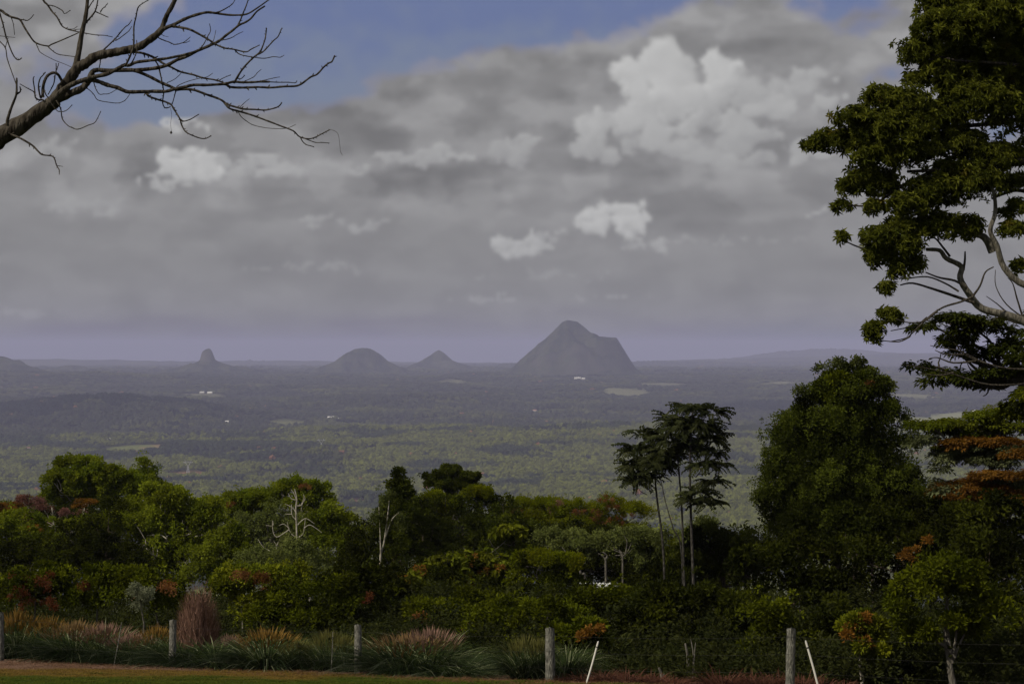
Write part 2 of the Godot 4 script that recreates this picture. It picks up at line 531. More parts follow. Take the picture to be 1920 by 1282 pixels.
func build_ground() -> void:
	for q in CLEARINGS:
		var d := sighted(q[0], q[1])
		FIELDS.append([(q[0] - 960.0) / F * d, d, q[2], q[3], q[4], q[5], q[6]])
	var ang := PackedFloat32Array()
	var a := -PI
	while a < PI - 0.001:
		ang.append(a)
		a += 0.0055 if absf(a) < 0.31 else (0.03 if absf(a) < 0.7 else 0.12)
	var cols := ang.size()
	var s := Shape.new()
	var radii := PackedFloat32Array()
	var r := 1.5
	while r < 62000.0:
		radii.append(r)
		r *= 1.05 if r < 1000.0 else 1.021
	radii.append(62000.0)
	s.v.append(Vector3(0, -0.14, 0)); s.n.append(Vector3.UP); s.c.append(Color(0.06, 0.05, 0.03))
	for rr in radii:
		for aa in ang:
			var x := sin(aa) * rr
			var z := -cos(aa) * rr
			var h := land(x, z)
			if rr < 95.0: h -= 0.16 * (1.0 - smoothstep(60.0, 95.0, rr))
			s.v.append(Vector3(x, h, z))
			s.n.append(Vector3.UP)
			s.c.append(field_colour(x, z) if rr > 150.0 else Color(0.055, 0.04, 0.026))
	var rows := radii.size()
	for k in cols:
		var b := (k + 1) % cols
		s.i.append_array(PackedInt32Array([0, 1 + k, 1 + b]))
	for q in rows - 1:
		for k in cols:
			var b := (k + 1) % cols
			var p0 := 1 + q * cols + k
			var p1 := 1 + q * cols + b
			s.i.append_array(PackedInt32Array([p0, p0 + cols, p1, p1, p0 + cols, p1 + cols]))
	# normals from the neighbours
	for q in range(1, rows - 1):
		for k in cols:
			var o := 1 + q * cols
			var d1 := s.v[o + (k + 1) % cols] - s.v[o + (k + cols - 1) % cols]
			var d2 := s.v[o + cols + k] - s.v[o - cols + k]
			var nn := d1.cross(d2).normalized()
			s.n[o + k] = nn if nn.y > 0 else -nn
	tag(part("ground", s.mesh(), M.earth, self), "wooded valley plain and the slope that falls to it", "", "", "structure")

func lawn_colour(x: float, depth: float) -> Color:
	var to := fence_depth(x) - depth
	var p := n_fine.get_noise_2d(x * 9.0, depth * 9.0)
	var q := n_fine.get_noise_2d(x * 30.0 + 70, depth * 30.0)
	var green := Color(0.034, 0.056, 0.007).lerp(Color(0.060, 0.068, 0.010), smoothstep(-0.4, 0.4, q))
	var dry := Color(0.125, 0.082, 0.018).lerp(Color(0.11, 0.066, 0.020), smoothstep(-0.3, 0.5, q))
	var soil := Color(0.125, 0.072, 0.046).lerp(Color(0.17, 0.105, 0.074), smoothstep(-0.4, 0.5, p + q))
	var bed := clampf((-6.2 - x) * 0.85, 0.25, 6.0) + p * 0.9
	var w := bed + 4.6 * smoothstep(-2.6, -5.2, x) + p * 1.6        # the dry strip is broad on the left and narrows
	var c := green.lerp(dry, 1.0 - smoothstep(w - 1.2, w + 1.6, to + q * 1.6))
	return c.lerp(soil, 1.0 - smoothstep(bed - 0.5, bed + 0.5, to + q * 0.8))

func build_lawn() -> void:
	var s := Shape.new()
	var nx := 170
	var nd := 150
	for j in nd + 1:
		for k in nx + 1:
			var x := -42.0 + 72.0 * k / nx
			var zf := fence_depth(x) + 2.6
			var t := float(j) / nd
			var depth := lerpf(-14.0, zf, 1.0 - pow(1.0 - t, 1.7))
			var h := land(x, -depth) + n_fine.get_noise_2d(x * 8.0, depth * 8.0) * 0.035 + 0.01
			s.v.append(Vector3(x, h, -depth))
			s.n.append(Vector3(0, 1, 0.13).normalized())
			s.c.append(lawn_colour(x, depth))
	for j in nd:
		for k in nx:
			var a := j * (nx + 1) + k
			s.i.append_array(PackedInt32Array([a, a + nx + 1, a + 1, a + 1, a + nx + 1, a + nx + 2]))
	tag(part("lawn", s.mesh(), M.lawn, self), "mown lawn with a dry brown strip along the fence", "", "", "structure")
	# the grass itself, where the lawn is seen
	rng.seed = 5
	var tuft := Shape.new()
	for k in 9:
		var d := Vector3(rng.randf_range(-0.7, 0.7), 1.0, rng.randf_range(-0.7, 0.7))
		tuft.blade(Vector3(rng.randf_range(-0.5, 0.5), 0, rng.randf_range(-0.5, 0.5)), d, Vector3(d.x, 0, d.z).normalized(), 0.06, 0.4, 2, Color.WHITE, Color.WHITE)
	var sc := Scatter.new()
	for k in 34000:
		var x := rng.randf_range(-15.5, 3.5)
		var zf := fence_depth(x)
		var depth := rng.randf_range(zf - 15.0, zf + 0.6)
		var c := lawn_colour(x, depth)
		if c.g < c.r * 0.75 and rng.randf() < 0.72:
			continue
		var h := rng.randf_range(0.03, 0.065)
		sc.put(Vector3(x, land(x, -depth) + n_fine.get_noise_2d(x * 8.0, depth * 8.0) * 0.035, -depth), Vector3.UP, rng.randf() * TAU, Vector3(0.085, h, 0.085), c * rng.randf_range(0.8, 1.35))
	var o := sc.node("grass", tuft.mesh(false), M.dry)
	add_child(o, true)
	tag(o, "short green and brown grass of the lawn", "grass", "", "stuff")
	# dead leaves and bark on the bare strip
	sc = Scatter.new()
	for k in 5200:
		var x := rng.randf_range(-15.5, 9.0)
		var zf := fence_depth(x)
		var depth := rng.randf_range(zf - 3.0, zf + 2.0)
		if lawn_colour(x, depth).g > 0.075 and rng.randf() < 0.85:
			continue
		var c := Color(0.16, 0.085, 0.045).lerp(Color(0.10, 0.055, 0.03), rng.randf())
		sc.put(Vector3(x, land(x, -depth) + 0.03, -depth), (Vector3.UP + rand_dir() * 0.5).normalized(), rng.randf() * TAU, Vector3(0.10, 0.05, 0.10) * rng.randf_range(0.6, 1.5), c)
	o = sc.node("leaf_litter", S.tier, M.dry)
	add_child(o, true)
	tag(o, "brown dead leaves and bark on the bare strip by the fence", "leaf litter", "", "stuff")

func build_mountain(called: String, label: String, depth: float, peak: float, profile: Array, seed_: int, rock := 0.35) -> void:
	var left := PackedVector2Array()
	var right := PackedVector2Array()
	var c := flat(peak, 650, depth)
	var base := land(c.x, -depth) - 45.0
	for p in profile:
		var w := flat(p[0], p[1], depth)
		if p[0] <= peak: left.append(Vector2(c.x - w.x, w.y))
		if p[0] >= peak: right.append(Vector2(w.x - c.x, w.y))
	left.reverse()
	var n := FastNoiseLite.new()
	n.seed = seed_
	n.frequency = 0.005
	n.fractal_octaves = 5
	var s := Shape.new()
	var na := 120
	var nr := 56
	var reach := maxf(left[-1].x, right[-1].x) * 1.35
	for k in na:
		var a := TAU * k / na
		for q in nr + 1:
			var rr := reach * pow(float(q) / nr, 1.25)
			var m := 0.5 + 0.5 * cos(a)
			var hl := profile_at(left, rr, base)
			var hr := profile_at(right, rr, base)
			var h := lerpf(hl, hr, m)
			var e := n.get_noise_2d(cos(a) * rr * 0.8, sin(a) * rr * 0.8)
			var fall := absf(sin(a))
			h += e * (0.16 + 0.84 * fall) * minf(rr * 0.34, 70.0)
			s.v.append(Vector3(cos(a) * rr, h - base, -sin(a) * rr))
			s.n.append(Vector3.UP)
			s.c.append(Color.WHITE)
	for k in na:
		var b := (k + 1) % na
		for q in nr:
			var p0 := k * (nr + 1) + q
			var p1 := b * (nr + 1) + q
			s.i.append_array(PackedInt32Array([p0, p1, p0 + 1, p1, p1 + 1, p0 + 1]))
	for k in na:
		for q in nr + 1:
			var d1 := s.v[((k + 1) % na) * (nr + 1) + q] - s.v[((k + na - 1) % na) * (nr + 1) + q]
			var d2 := s.v[k * (nr + 1) + mini(q + 1, nr)] - s.v[k * (nr + 1) + maxi(q - 1, 0)]
			var nn := d1.cross(d2).normalized()
			if nn.y < 0: nn = -nn
			if nn.length() < 0.5: nn = Vector3.UP
			s.n[k * (nr + 1) + q] = nn
			var w := s.v[k * (nr + 1) + q]
			var spot := n.get_noise_2d(w.x * 1.3 + 900, w.z * 1.3 + w.y * 2.0)
			var steep := smoothstep(0.72, 0.45, nn.y + spot * 0.18)
			s.c[k * (nr + 1) + q] = Color(0.026, 0.031, 0.022).lerp(Color(0.050, 0.054, 0.034), smoothstep(-0.15, 0.15, spot)).lerp(Color(0.095, 0.088, 0.08), steep * rock)
	var o := part(called, s.mesh(), M.hill, self)
	o.position = Vector3(c.x, base, -depth)
	tag(o, label, "", "", "structure")

func profile_at(p: PackedVector2Array, x: float, base: float) -> float:
	for k in range(1, p.size()):
		if x <= p[k].x:
			return lerpf(p[k - 1].y, p[k].y, (x - p[k - 1].x) / maxf(p[k].x - p[k - 1].x, 0.01))
	return lerpf(p[-1].y, base - 40.0, clampf((x - p[-1].x) / (p[-1].x * 0.3 + 1.0), 0.0, 1.0))

func build_mountains() -> void:
	build_mountain("mountain", "broad blue mountain with a domed top and a stepped right shoulder", 13200, 1064, [[950, 697], [962, 688], [975, 674], [1000, 652], [1016, 641], [1030, 628], [1045, 613], [1055, 603], [1064, 600], [1082, 603], [1095, 613], [1108, 626], [1118, 627], [1124, 631], [1142, 633], [1156, 634], [1164, 648], [1173, 662], [1182, 676], [1190, 688], [1202, 697]], 41, 0.5)
	build_mountain("mountain", "steep rock spike standing on a cone of forest", 14000, 391, [[250, 706], [300, 697], [340, 688], [364, 681], [374, 676], [376, 666], [379, 659], [385, 654.5], [391, 653], [395, 655], [399, 664], [403, 675], [416, 680], [440, 688], [480, 698], [530, 707]], 42, 0.7)
	build_mountain("mountain", "rounded dome mountain left of the small peak", 14500, 680, [[560, 706], [600, 690], [625, 678], [650, 662], [665, 654], [680, 652], [697, 655], [712, 664], [728, 678], [745, 688], [785, 702]], 43, 0.35)
	build_mountain("mountain", "small pointed peak between the dome and the broad mountain", 16500, 823, [[735, 702], [765, 689], [790, 677], [808, 665], [816, 659], [823, 656], [833, 662], [848, 675], [868, 683], [915, 697]], 44, 0.35)
	build_mountain("mountain", "hazy hill shoulder at the edge of the far plain", 12800, -12, [[-160, 700], [-100, 684], [-50, 672], [-12, 668], [18, 672], [40, 680], [62, 690], [95, 700]], 45, 0.3)
	build_mountain("mountain", "low hazy rise before the rock spike", 15500, 128, [[60, 700], [95, 692], [118, 686], [128, 685], [145, 687], [180, 694], [225, 700]], 46, 0.2)
	build_mountain("mountain", "faint low rise at the left foot of the broad mountain", 19000, 955, [[880, 696], [915, 689], [940, 682], [955, 680], [975, 683], [1010, 692], [1040, 697]], 47, 0.2)
	build_mountain("mountain", "long faint blue ridge on the horizon right of the broad mountain", 31000, 1560, [[1190, 690], [1290, 678], [1380, 672], [1440, 662], [1500, 657], [1560, 655], [1620, 658], [1700, 664], [1800, 672], [1950, 684]], 48, 0.0)
	build_mountain("mountain", "long faint low ridge on the horizon between spike and dome", 27000, 480, [[230, 692], [330, 684], [420, 681], [480, 679], [540, 681], [600, 684], [700, 691]], 49, 0.0)

func build_forest() -> void:
	rng.seed = 77
	var sc := [Scatter.new(), Scatter.new(), Scatter.new()]
	# ring by ring: from, to, how many, smallest and largest crown
	for ring in [[230, 1200, 9000, 6, 10], [1200, 2600, 12000, 8, 13], [2600, 4300, 52000, 7, 17], [4300, 6500, 62000, 8, 20], [6500, 9500, 60000, 10, 26], [9500, 15000, 60000, 20, 34], [15000, 24000, 30000, 40, 70]]:
		for k in ring[2]:
			var r: float = sqrt(lerpf(float(ring[0]) * ring[0], float(ring[1]) * ring[1], rng.randf()))
			var a := rng.randf_range(-0.31, 0.31)
			var x := sin(a) * r
			var z := -cos(a) * r
			if in_field(x, -z):
				continue
			var open := n_patch.get_noise_2d(x * 0.9 - 4000, z * 0.9)
			if r > 2600.0 and open > 0.24 and rng.randf() < 0.85:
				continue
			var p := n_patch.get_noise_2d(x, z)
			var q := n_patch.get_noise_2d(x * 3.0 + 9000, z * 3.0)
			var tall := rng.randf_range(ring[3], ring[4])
			# cloud shade and a sunlit yellow-green band put into crown colour; darkest patches follow
			var sunlit := smoothstep(-0.12, 0.12, p + q * 0.7 + bump(x, -z, 250, 5200, 1900, 2300, 0.5) - 0.24)
			var c := Color(0.030, 0.038, 0.019).lerp(Color(0.094, 0.104, 0.020), sunlit)
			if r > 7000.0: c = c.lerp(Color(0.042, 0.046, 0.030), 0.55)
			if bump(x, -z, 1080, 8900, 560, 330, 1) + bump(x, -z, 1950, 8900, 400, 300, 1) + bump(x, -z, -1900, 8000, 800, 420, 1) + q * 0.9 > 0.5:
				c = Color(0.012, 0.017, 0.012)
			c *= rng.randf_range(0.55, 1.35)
			if rng.randf() < 0.003: c = Color(0.20, 0.10, 0.05)
			var wide := tall * rng.randf_range(0.75, 1.15)
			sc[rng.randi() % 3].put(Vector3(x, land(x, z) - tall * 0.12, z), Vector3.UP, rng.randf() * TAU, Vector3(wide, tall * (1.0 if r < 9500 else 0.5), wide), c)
	var root := thing("forest", "", "", Vector3.ZERO)
	tag(root, "grey-green forest that covers the valley floor", "forest", "", "stuff")
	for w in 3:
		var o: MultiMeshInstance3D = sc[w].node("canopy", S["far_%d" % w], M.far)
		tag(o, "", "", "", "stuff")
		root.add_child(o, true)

# ------------------------------------------------------------------ far buildings and pylons
func house(label: String, px: float, py: float, wide: float, deep: float, high: float, turn: float, roof_mat: Material, lift := 0.0) -> void:
	var depth := sighted(px, py)
	var x := (px - 960.0) / F * depth
	var o := thing("house", label, "house", Vector3(x, land(x, -depth) + lift, -depth), "white buildings among the valley trees")
	o.rotation.y = turn
	var s := Shape.new()
	s.box(Vector3(0, high * 0.5, 0), Vector3(wide, high, deep))
	# gable ends
	var e := wide * 0.5
	for q in [-1, 1]:
		s.tri(Vector3(e * q, high, deep * 0.5), Vector3(e * q, high, -deep * 0.5), Vector3(e * q, high * 1.55, 0))
	part("wall", s.mesh(false), M.pale_wall, o)
	s = Shape.new()
	var ov := 0.4
	for q in [-1, 1]:
		var bs := Basis(Vector3.RIGHT, q * atan2(high * 0.55, deep * 0.5))
		s.box(Vector3(0, high * 1.275 + 0.15, q * deep * 0.25), Vector3(wide + ov * 2, 0.2, sqrt(pow(deep * 0.5, 2) + pow(high * 0.55, 2)) + ov), bs)
	part("roof", s.mesh(false), roof_mat, o)
	for k in 3:
		s = Shape.new()
		s.box(Vector3((k - 1) * wide * 0.3, high * 0.55, deep * 0.5 + 0.03), Vector3(wide * 0.12, high * 0.4, 0.1))
		part("window" if k != 1 else "door", s.mesh(false), M.window, o)

func build_far_things() -> void:
	# label, where it is seen, width, depth, height, turn, how far it stands clear of the trees
	var spots := [
		["largest white building in the valley, above the middle of the tree line", 621, 790, 30, 15, 7, 0.3, 9],
		["low white annexe beside the largest valley building", 632, 791, 16, 10, 5, 0.2, 8],
		["white farm shed left of the largest valley building", 541, 806, 15, 9, 5, -0.4, 8],
		["small white house beneath the dark ridge in the valley", 372, 797, 12, 9, 5, 0.5, 9],
		["white house between the rock spike and the dark forest", 425, 797, 13, 8, 5, 0.1, 9],
		["pale house half sunk in trees right of the pylon on the knoll", 520, 806, 12, 9, 5, 0.8, 8],
		["white house at the left end of the green paddock", 203, 831, 12, 9, 5, -0.2, 8],
		["white house low on the left among valley trees", 52, 848, 11, 8, 4.5, 0.5, 8],
		["long white warehouse below the broad mountain", 1083, 713, 36, 22, 8, 0.1, 6],
		["second white warehouse below the broad mountain, smaller", 1094, 714, 20, 14, 7, 0.1, 6],
		["white roof in the plain left of the slim tall trees", 984, 775, 16, 11, 6, 0.3, 9],
		["pale house right of the white roof in the plain", 1003, 776, 18, 10, 6, -0.5, 9],
		["white farmhouse beyond the orange layered tree", 1829, 778, 22, 13, 7, 0.2, 9],
		["pale cottage under the rock spike", 378, 741, 22, 12, 6, 0.3, 7],
		["white cottage at the foot of the rock spike's cone", 393, 741, 26, 12, 6, -0.3, 7],
	]
	for k in spots.size():
		var p = spots[k]
		house(p[0], p[1], p[2], p[3], p[4], p[5], p[6], M.white if k % 4 != 3 else M.red_roof, p[7])
	pylon("lattice power pylon on the bare orange knoll", 352, 891, 28)
	pylon("farther lattice power pylon standing in the valley forest", 602, 843, 21)

func pylon(label: String, px: float, py: float, seen_high: float) -> void:
	var depth := sighted(px, py)
	var high := seen_high / F * depth
	var x := (px - 960.0) / F * depth
	var o := thing("power_pylon", label, "pylon", Vector3(x, land(x, -depth), -depth), "power pylons in the valley")
	var s := Shape.new()
	var waist := 0.55
	for q in 4:
		var cx := 4.5 * (1 if q & 1 else -1)
		var cz := 4.5 * (1 if q & 2 else -1)
		s.tube(PackedVector3Array([Vector3(cx, -2, cz), Vector3(cx * 0.28, high * waist, cz * 0.28)]), PackedFloat32Array([0.42, 0.36]), 4)
		for k in 4:
			var t0 := k * 0.25
			var t1 := t0 + 0.25
			var a := Vector3(cx * lerpf(1, 0.28, t0), high * waist * t0, cz * lerpf(1, 0.28, t0))
			s.tube(PackedVector3Array([a, Vector3(-cx * lerpf(1, 0.28, t1), high * waist * t1, cz * lerpf(1, 0.28, t1))]), PackedFloat32Array([0.24, 0.24]), 4)
			s.tube(PackedVector3Array([a, Vector3(cx * lerpf(1, 0.28, t1), high * waist * t1, -cz * lerpf(1, 0.28, t1))]), PackedFloat32Array([0.24, 0.24]), 4)
	part("tower_frame", s.mesh(false), M.steel, o)
	s = Shape.new()
	for q in [-1, 1]:
		for z in [-1.2, 1.2]:
			s.tube(PackedVector3Array([Vector3(0, high * waist, z), Vector3(q * 5.5, high * 0.78, z), Vector3(q * 8.5, high * 1.0, z * 0.3)]), PackedFloat32Array([0.4, 0.38, 0.3]), 4)
			s.tube(PackedVector3Array([Vector3(q * 5.5, high * 0.78, z), Vector3(q * 13.0, high * 0.84, 0)]), PackedFloat32Array([0.34, 0.26]), 4)
	part("fork", s.mesh(false), M.steel, o)
	s = Shape.new()
	for z in [-1.2, 1.2]:
		s.tube(PackedVector3Array([Vector3(-13, high * 0.84, 0), Vector3(-5.5, high * 0.86, z), Vector3(5.5, high * 0.86, z), Vector3(13, high * 0.84, 0)]), PackedFloat32Array([0.28, 0.36, 0.36, 0.28]), 4)
	part("cross_arm", s.mesh(false), M.steel, o)
	for q in [-10.0, 0.0, 10.0]:
		s = Shape.new()
		s.tube(PackedVector3Array([Vector3(q, high * 0.845, 0), Vector3(q, high * 0.77, 0)]), PackedFloat32Array([0.22, 0.22]), 5)
		part("insulator", s.mesh(false), M.steel, o)

# ------------------------------------------------------------------ the fence
func build_fence() -> void:
	rng.seed = 31
	var posts := [
		["round grey fence post at the left border of the lawn", -1, 1149, 54.2, 0.11, 0.0],
		["weathered grey fence post before the pink plumed shrub", 324, 1163, 50.6, 0.092, 0.02],
		["smooth round-topped fence post beside the orange-tipped tussock", 671, 1172, 47.0, 0.088, 0.0],
		["thickest fence post, mottled with lichen, in the middle of the fence", 1031, 1178, 43.0, 0.105, -0.01],
		["grey fence post by the white leaning stake and red bracken", 1484, 1179, 38.7, 0.088, 0.03],
	]
	var tops := []
	for p in posts:
		var top := flat(p[1], p[2], p[3])
		var foot := Vector3(top.x - p[5] * 1.2, land(top.x, top.z), top.z)
		var o := thing("fence_post", p[0], "fence post", foot, "wooden posts of the paddock fence")
		var h: float = top.y - foot.y
		var pts := PackedVector3Array()
		var rad := PackedFloat32Array()
		for k in 12:
			var t := k / 11.0
			pts.append(Vector3(p[5] * 1.2 * t + rng.randf_range(-0.004, 0.004), -0.25 + (h + 0.25) * t, rng.randf_range(-0.004, 0.004)))
			rad.append(p[4] * (1.06 - 0.08 * t) * rng.randf_range(0.96, 1.03))
		pts.append(pts[-1] + Vector3(0, 0.012, 0)); rad.append(p[4] * 0.86)
		pts.append(pts[-1] + Vector3(0, 0.004, 0)); rad.append(p[4] * 0.3)
		var s := Shape.new()
		s.tube(pts, rad, 14, Color.WHITE, 0.05)
		part("timber", s.mesh(false), M.post, o)
		tops.append([foot, h, p[5]])
		for k in 3:
			s = Shape.new()
			var y: float = h - 0.14 - k * 0.34
			var ring := PackedVector3Array()
			var rr := PackedFloat32Array()
			for q in 9:
				ring.append(Vector3(p[5] * 1.2 * y / h + cos(q * TAU / 8) * (p[4] + 0.004), y, sin(q * TAU / 8) * (p[4] + 0.004)))
				rr.append(0.003)
			s.tube(ring, rr, 4)
			part("wire_tie", s.mesh(false), M.wire, o)
	var names := ["topmost thin wire strung along the fence posts", "middle thin wire strung along the fence posts", "lowest thin wire strung along the fence posts"]
	for k in 3:
		var s := Shape.new()
		var pts := PackedVector3Array()
		var rad := PackedFloat32Array()
		var ends := tops.duplicate()
		ends.append([Vector3(10.6, land(10.6, -34.2), -34.2), 1.15, 0.0])
		for q in ends.size() - 1:
			var a: Vector3 = ends[q][0] + Vector3(0, ends[q][1] - 0.14 - k * 0.34, 0.10)
			var b: Vector3 = ends[q + 1][0] + Vector3(0, ends[q + 1][1] - 0.14 - k * 0.34, 0.10)
			for t in 8:
				var f := t / 8.0
				pts.append(a.lerp(b, f) - Vector3(0, 0.05 * 4 * f * (1 - f), 0))
				rad.append(0.0014)
		s.tube(pts, rad, 4)
		tag(part("fence_wire", s.mesh(false), M.wire, self), names[k], "wire", "wires of the paddock fence")
	# leaning stakes
	for p in [["thin grey stake leaning right among the tussocks at the left", 228, 1166, 214, 1233, 51.8, 0.011, 0], ["thin upright green-grey rod left of the round-topped post", 624, 1184, 621, 1256, 47.3, 0.010, 0],
			["white stake leaning right beside the thickest fence post", 1122, 1202, 1098, 1276, 42.0, 0.020, 1], ["white stake leaning left beside the post in the red bracken", 1511, 1201, 1537, 1292, 38.2, 0.021, 1]]:
		var top := flat(p[1], p[2], p[5])
		var foot := flat(p[3], p[4], p[5])
		foot.z += 0.1
		foot.y = minf(foot.y, land(foot.x, foot.z)) - 0.05
		var o := thing("stake", p[0], "stake", foot, "leaning stakes along the fence")
		var d := top - foot
		var s := Shape.new()
		s.tube(PackedVector3Array([Vector3.ZERO, d * 0.5 + Vector3(0.006, 0, 0), d * 0.97, d]), PackedFloat32Array([p[6], p[6], p[6], p[6] * 0.75]), 8)
		part("rod", s.mesh(false), M.stake if p[7] else M.post, o)
		s = Shape.new()
		s.tube(PackedVector3Array([d * 0.86, d * 0.88]), PackedFloat32Array([p[6] * 1.25, p[6] * 1.25]), 8)
		part("collar", s.mesh(false), M.wire, o)

# ------------------------------------------------------------------ tussocks, plumes, bracken
func tussock_meshes(seed_: int, spread: float) -> Array:
	rng.seed = seed_
	var g := Shape.new()
	for k in 900:
		var a := rng.randf() * TAU
		var r := sqrt(rng.randf())
		var out := Vector3(cos(a), 0, sin(a))
		var d := (Vector3.UP * rng.randf_range(0.75, 1.25) + out * rng.randf_range(0.1, 0.95) * spread + rand_dir() * 0.12)
		var c := Color(0.030, 0.047, 0.017).lerp(Color(0.10, 0.13, 0.045), rng.randf() * rng.randf())
		if rng.randf() < 0.12: c = Color(0.28, 0.30, 0.17)  # a few pale blades: sun highlights put into their colour
		g.blade(out * r * 0.34 * spread, d * rng.randf_range(0.6, 1.0), out, rng.randf_range(0.008, 0.014), rng.randf_range(0.25, 0.95), 4, c * 0.9, c * 1.2)
	var tips := Shape.new()
	for k in 250:
		var a := rng.randf() * TAU
		var r := sqrt(rng.randf())
		var out := Vector3(cos(a), 0, sin(a))
		var p := out * r * 0.60 * spread + Vector3.UP * (0.84 - r * r * 0.26)
		var d := (Vector3.UP + out * r * 0.7 * spread + rand_dir() * 0.16) * rng.randf_range(0.12, 0.25)
		tips.blade(p, d, out, rng.randf_range(0.007, 0.012), 0.06, 2, Color(0.62, 0.62, 0.62), Color(1.15, 1.15, 1.15) * rng.randf_range(0.7, 1.2))
	return [g.mesh(), tips.mesh()]

func build_tussocks() -> void:
	var protos := [tussock_meshes(101, 1.0), tussock_meshes(102, 1.1), tussock_meshes(103, 0.95)]
	var sparse: Array = tussock_meshes(104, 0.8)
	var tones := []
	for c in [Color(0.23, 0.135, 0.034), Color(0.22, 0.14, 0.062), Color(0.25, 0.15, 0.115), Color(0.14, 0.135, 0.04)]:
		var m := leaf_mat(0.1, 0.85, 0.4)
		m.albedo_color = c.linear_to_srgb()
		tones.append(m)
	# label, where (pixel across, depth past the fence line), width, height, tone of the tips (-1: none)
	for p in [
		["tall strappy tussock at the left border behind the first post", 30, 1.6, 1.35, 1.45, 0], ["orange-tipped tussock second from the left border", 92, 2.2, 1.3, 1.25, 0],
		["broad tussock with a long fringe of tan seed heads", 140, 1.2, 1.5, 1.15, 1], ["tussock with pinkish seed heads by the thin leaning stake", 192, 1.5, 1.4, 1.1, 2],
		["low green tussock right of the thin leaning stake", 246, 1.2, 1.15, 0.85, 2], ["upright green tussock just left of the grey post", 293, 1.7, 1.15, 1.05, 0],
		["wide dark tussock in front of the pink plumed shrub", 352, 1.0, 1.5, 1.0, -1], ["green tussock at the right foot of the pink plumed shrub", 405, 0.9, 1.35, 0.85, -1],
		["pinkish dry tussock between two green ones", 428, 2.4, 0.8, 0.85, 2], ["round tussock crowned with orange-tan tips, left of the round-topped post", 500, 0.9, 1.45, 1.05, 0],
		["small green tussock at the right skirt of the orange-crowned one", 556, 1.1, 0.95, 0.8, 3],
		["thin upright tussock beside the green-grey rod", 612, 1.3, 0.95, 1.05, 3], ["thin pale tussock touching the round-topped post", 645, 1.4, 0.8, 0.95, 3],
		["spreading tussock with rust and pink tips right of the round-topped post", 760, 0.9, 1.45, 1.0, 1], ["pink-topped tussock behind the rust-tipped one", 805, 1.3, 1.15, 1.15, 2],
		["dark low tussock at the right end of the lawn", 850, 0.8, 1.1, 0.6, -1],
		["sparse tussock left of the thickest post", 985, 1.0, 1.0, 1.0, 3], ["bright green sparse tussock close to the thickest post", 1012, 1.2, 0.7, 0.95, 3], ["thin drooping tussock right of the thickest post", 1064, 1.4, 0.8, 1.1, -1],
	]:
		var zf := 0.0
		var depth := 44.0
		for k in 4:     # the fence line lies aslant: find the depth at this direction
			zf = fence_depth((p[1] - 960.0) / F * depth)
			depth = zf + p[2]
		var x: float = (p[1] - 960.0) / F * depth
		var o := thing("tussock", p[0], "tussock", Vector3(x, land(x, -depth) - 0.03, -depth), "strappy tussocks along the fence")
		var pr: Array = sparse if p[5] == 3 else protos[int(p[1]) % 3]
		o.rotation.y = p[1] * 0.7
		o.scale = Vector3(p[3], p[4], p[3])
		part("blades", pr[0], M.leaf_own, o)
		if p[5] >= 0:
			part("seed_heads", pr[1], tones[p[5]], o)
	# the pink plumed shrub
	rng.seed = 141
	var depth := 52.6
	var x := (371.0 - 960.0) / F * depth
	var o := thing("plumed_grass", "tall dry pinkish grass in an upright egg shape behind the grey post", "plume grass", Vector3(x, land(x, -depth), -depth))
	for layer in [["stems", 1300, 2.3, Color(0.16, 0.092, 0.066)], ["plumes", 3600, 2.45, Color(0.19, 0.112, 0.085)]]:
		var s := Shape.new()
		for k in layer[1]:
			var a := rng.randf() * TAU
			var r := sqrt(rng.randf())
			var out := Vector3(cos(a), 0, sin(a))
			var top: float = layer[2] * sqrt(maxf(1.0 - r * r * 0.8, 0.05)) * rng.randf_range(0.72, 1.0)
			var c: Color = layer[3] * rng.randf_range(0.45, 1.5)
			if layer[0] == "stems":
				s.blade(out * r * 0.34, Vector3.UP * top + out * r * 0.28 + rand_dir() * 0.05, out, rng.randf_range(0.006, 0.012), 0.05, 3, c, c)
			else:
				var at := out * r * 0.64 + Vector3.UP * top * rng.randf_range(0.22, 0.95)
				s.blade(at, Vector3.UP * rng.randf_range(0.10, 0.24) + out * 0.04 + rand_dir() * 0.07, out, rng.randf_range(0.005, 0.010), 0.1, 2, c, c)
		var m := leaf_mat(0.08, 0.9, 0.3)
		part(layer[0], s.mesh(), m, o)
	# red-brown bracken
	rng.seed = 151
	var heaps := []
	for w in 2:
		var s := Shape.new()
		for k in 420:
			var a := rng.randf() * TAU
			var r := sqrt(rng.randf())
			var out := Vector3(cos(a), 0, sin(a))
			var c := Color(0.075, 0.032, 0.022).lerp(Color(0.15, 0.078, 0.054), rng.randf() * rng.randf())
			s.blade(out * r * 0.5, (Vector3.UP * rng.randf_range(0.3, 1.0) + out * 0.5 + rand_dir() * 0.35) * rng.randf_range(0.25, 0.5), out, rng.randf_range(0.006, 0.014), rng.randf_range(0.2, 0.9), 3, c, c)
		heaps.append(s.mesh())
	var mb := leaf_mat(0.06, 0.9, 0.25)
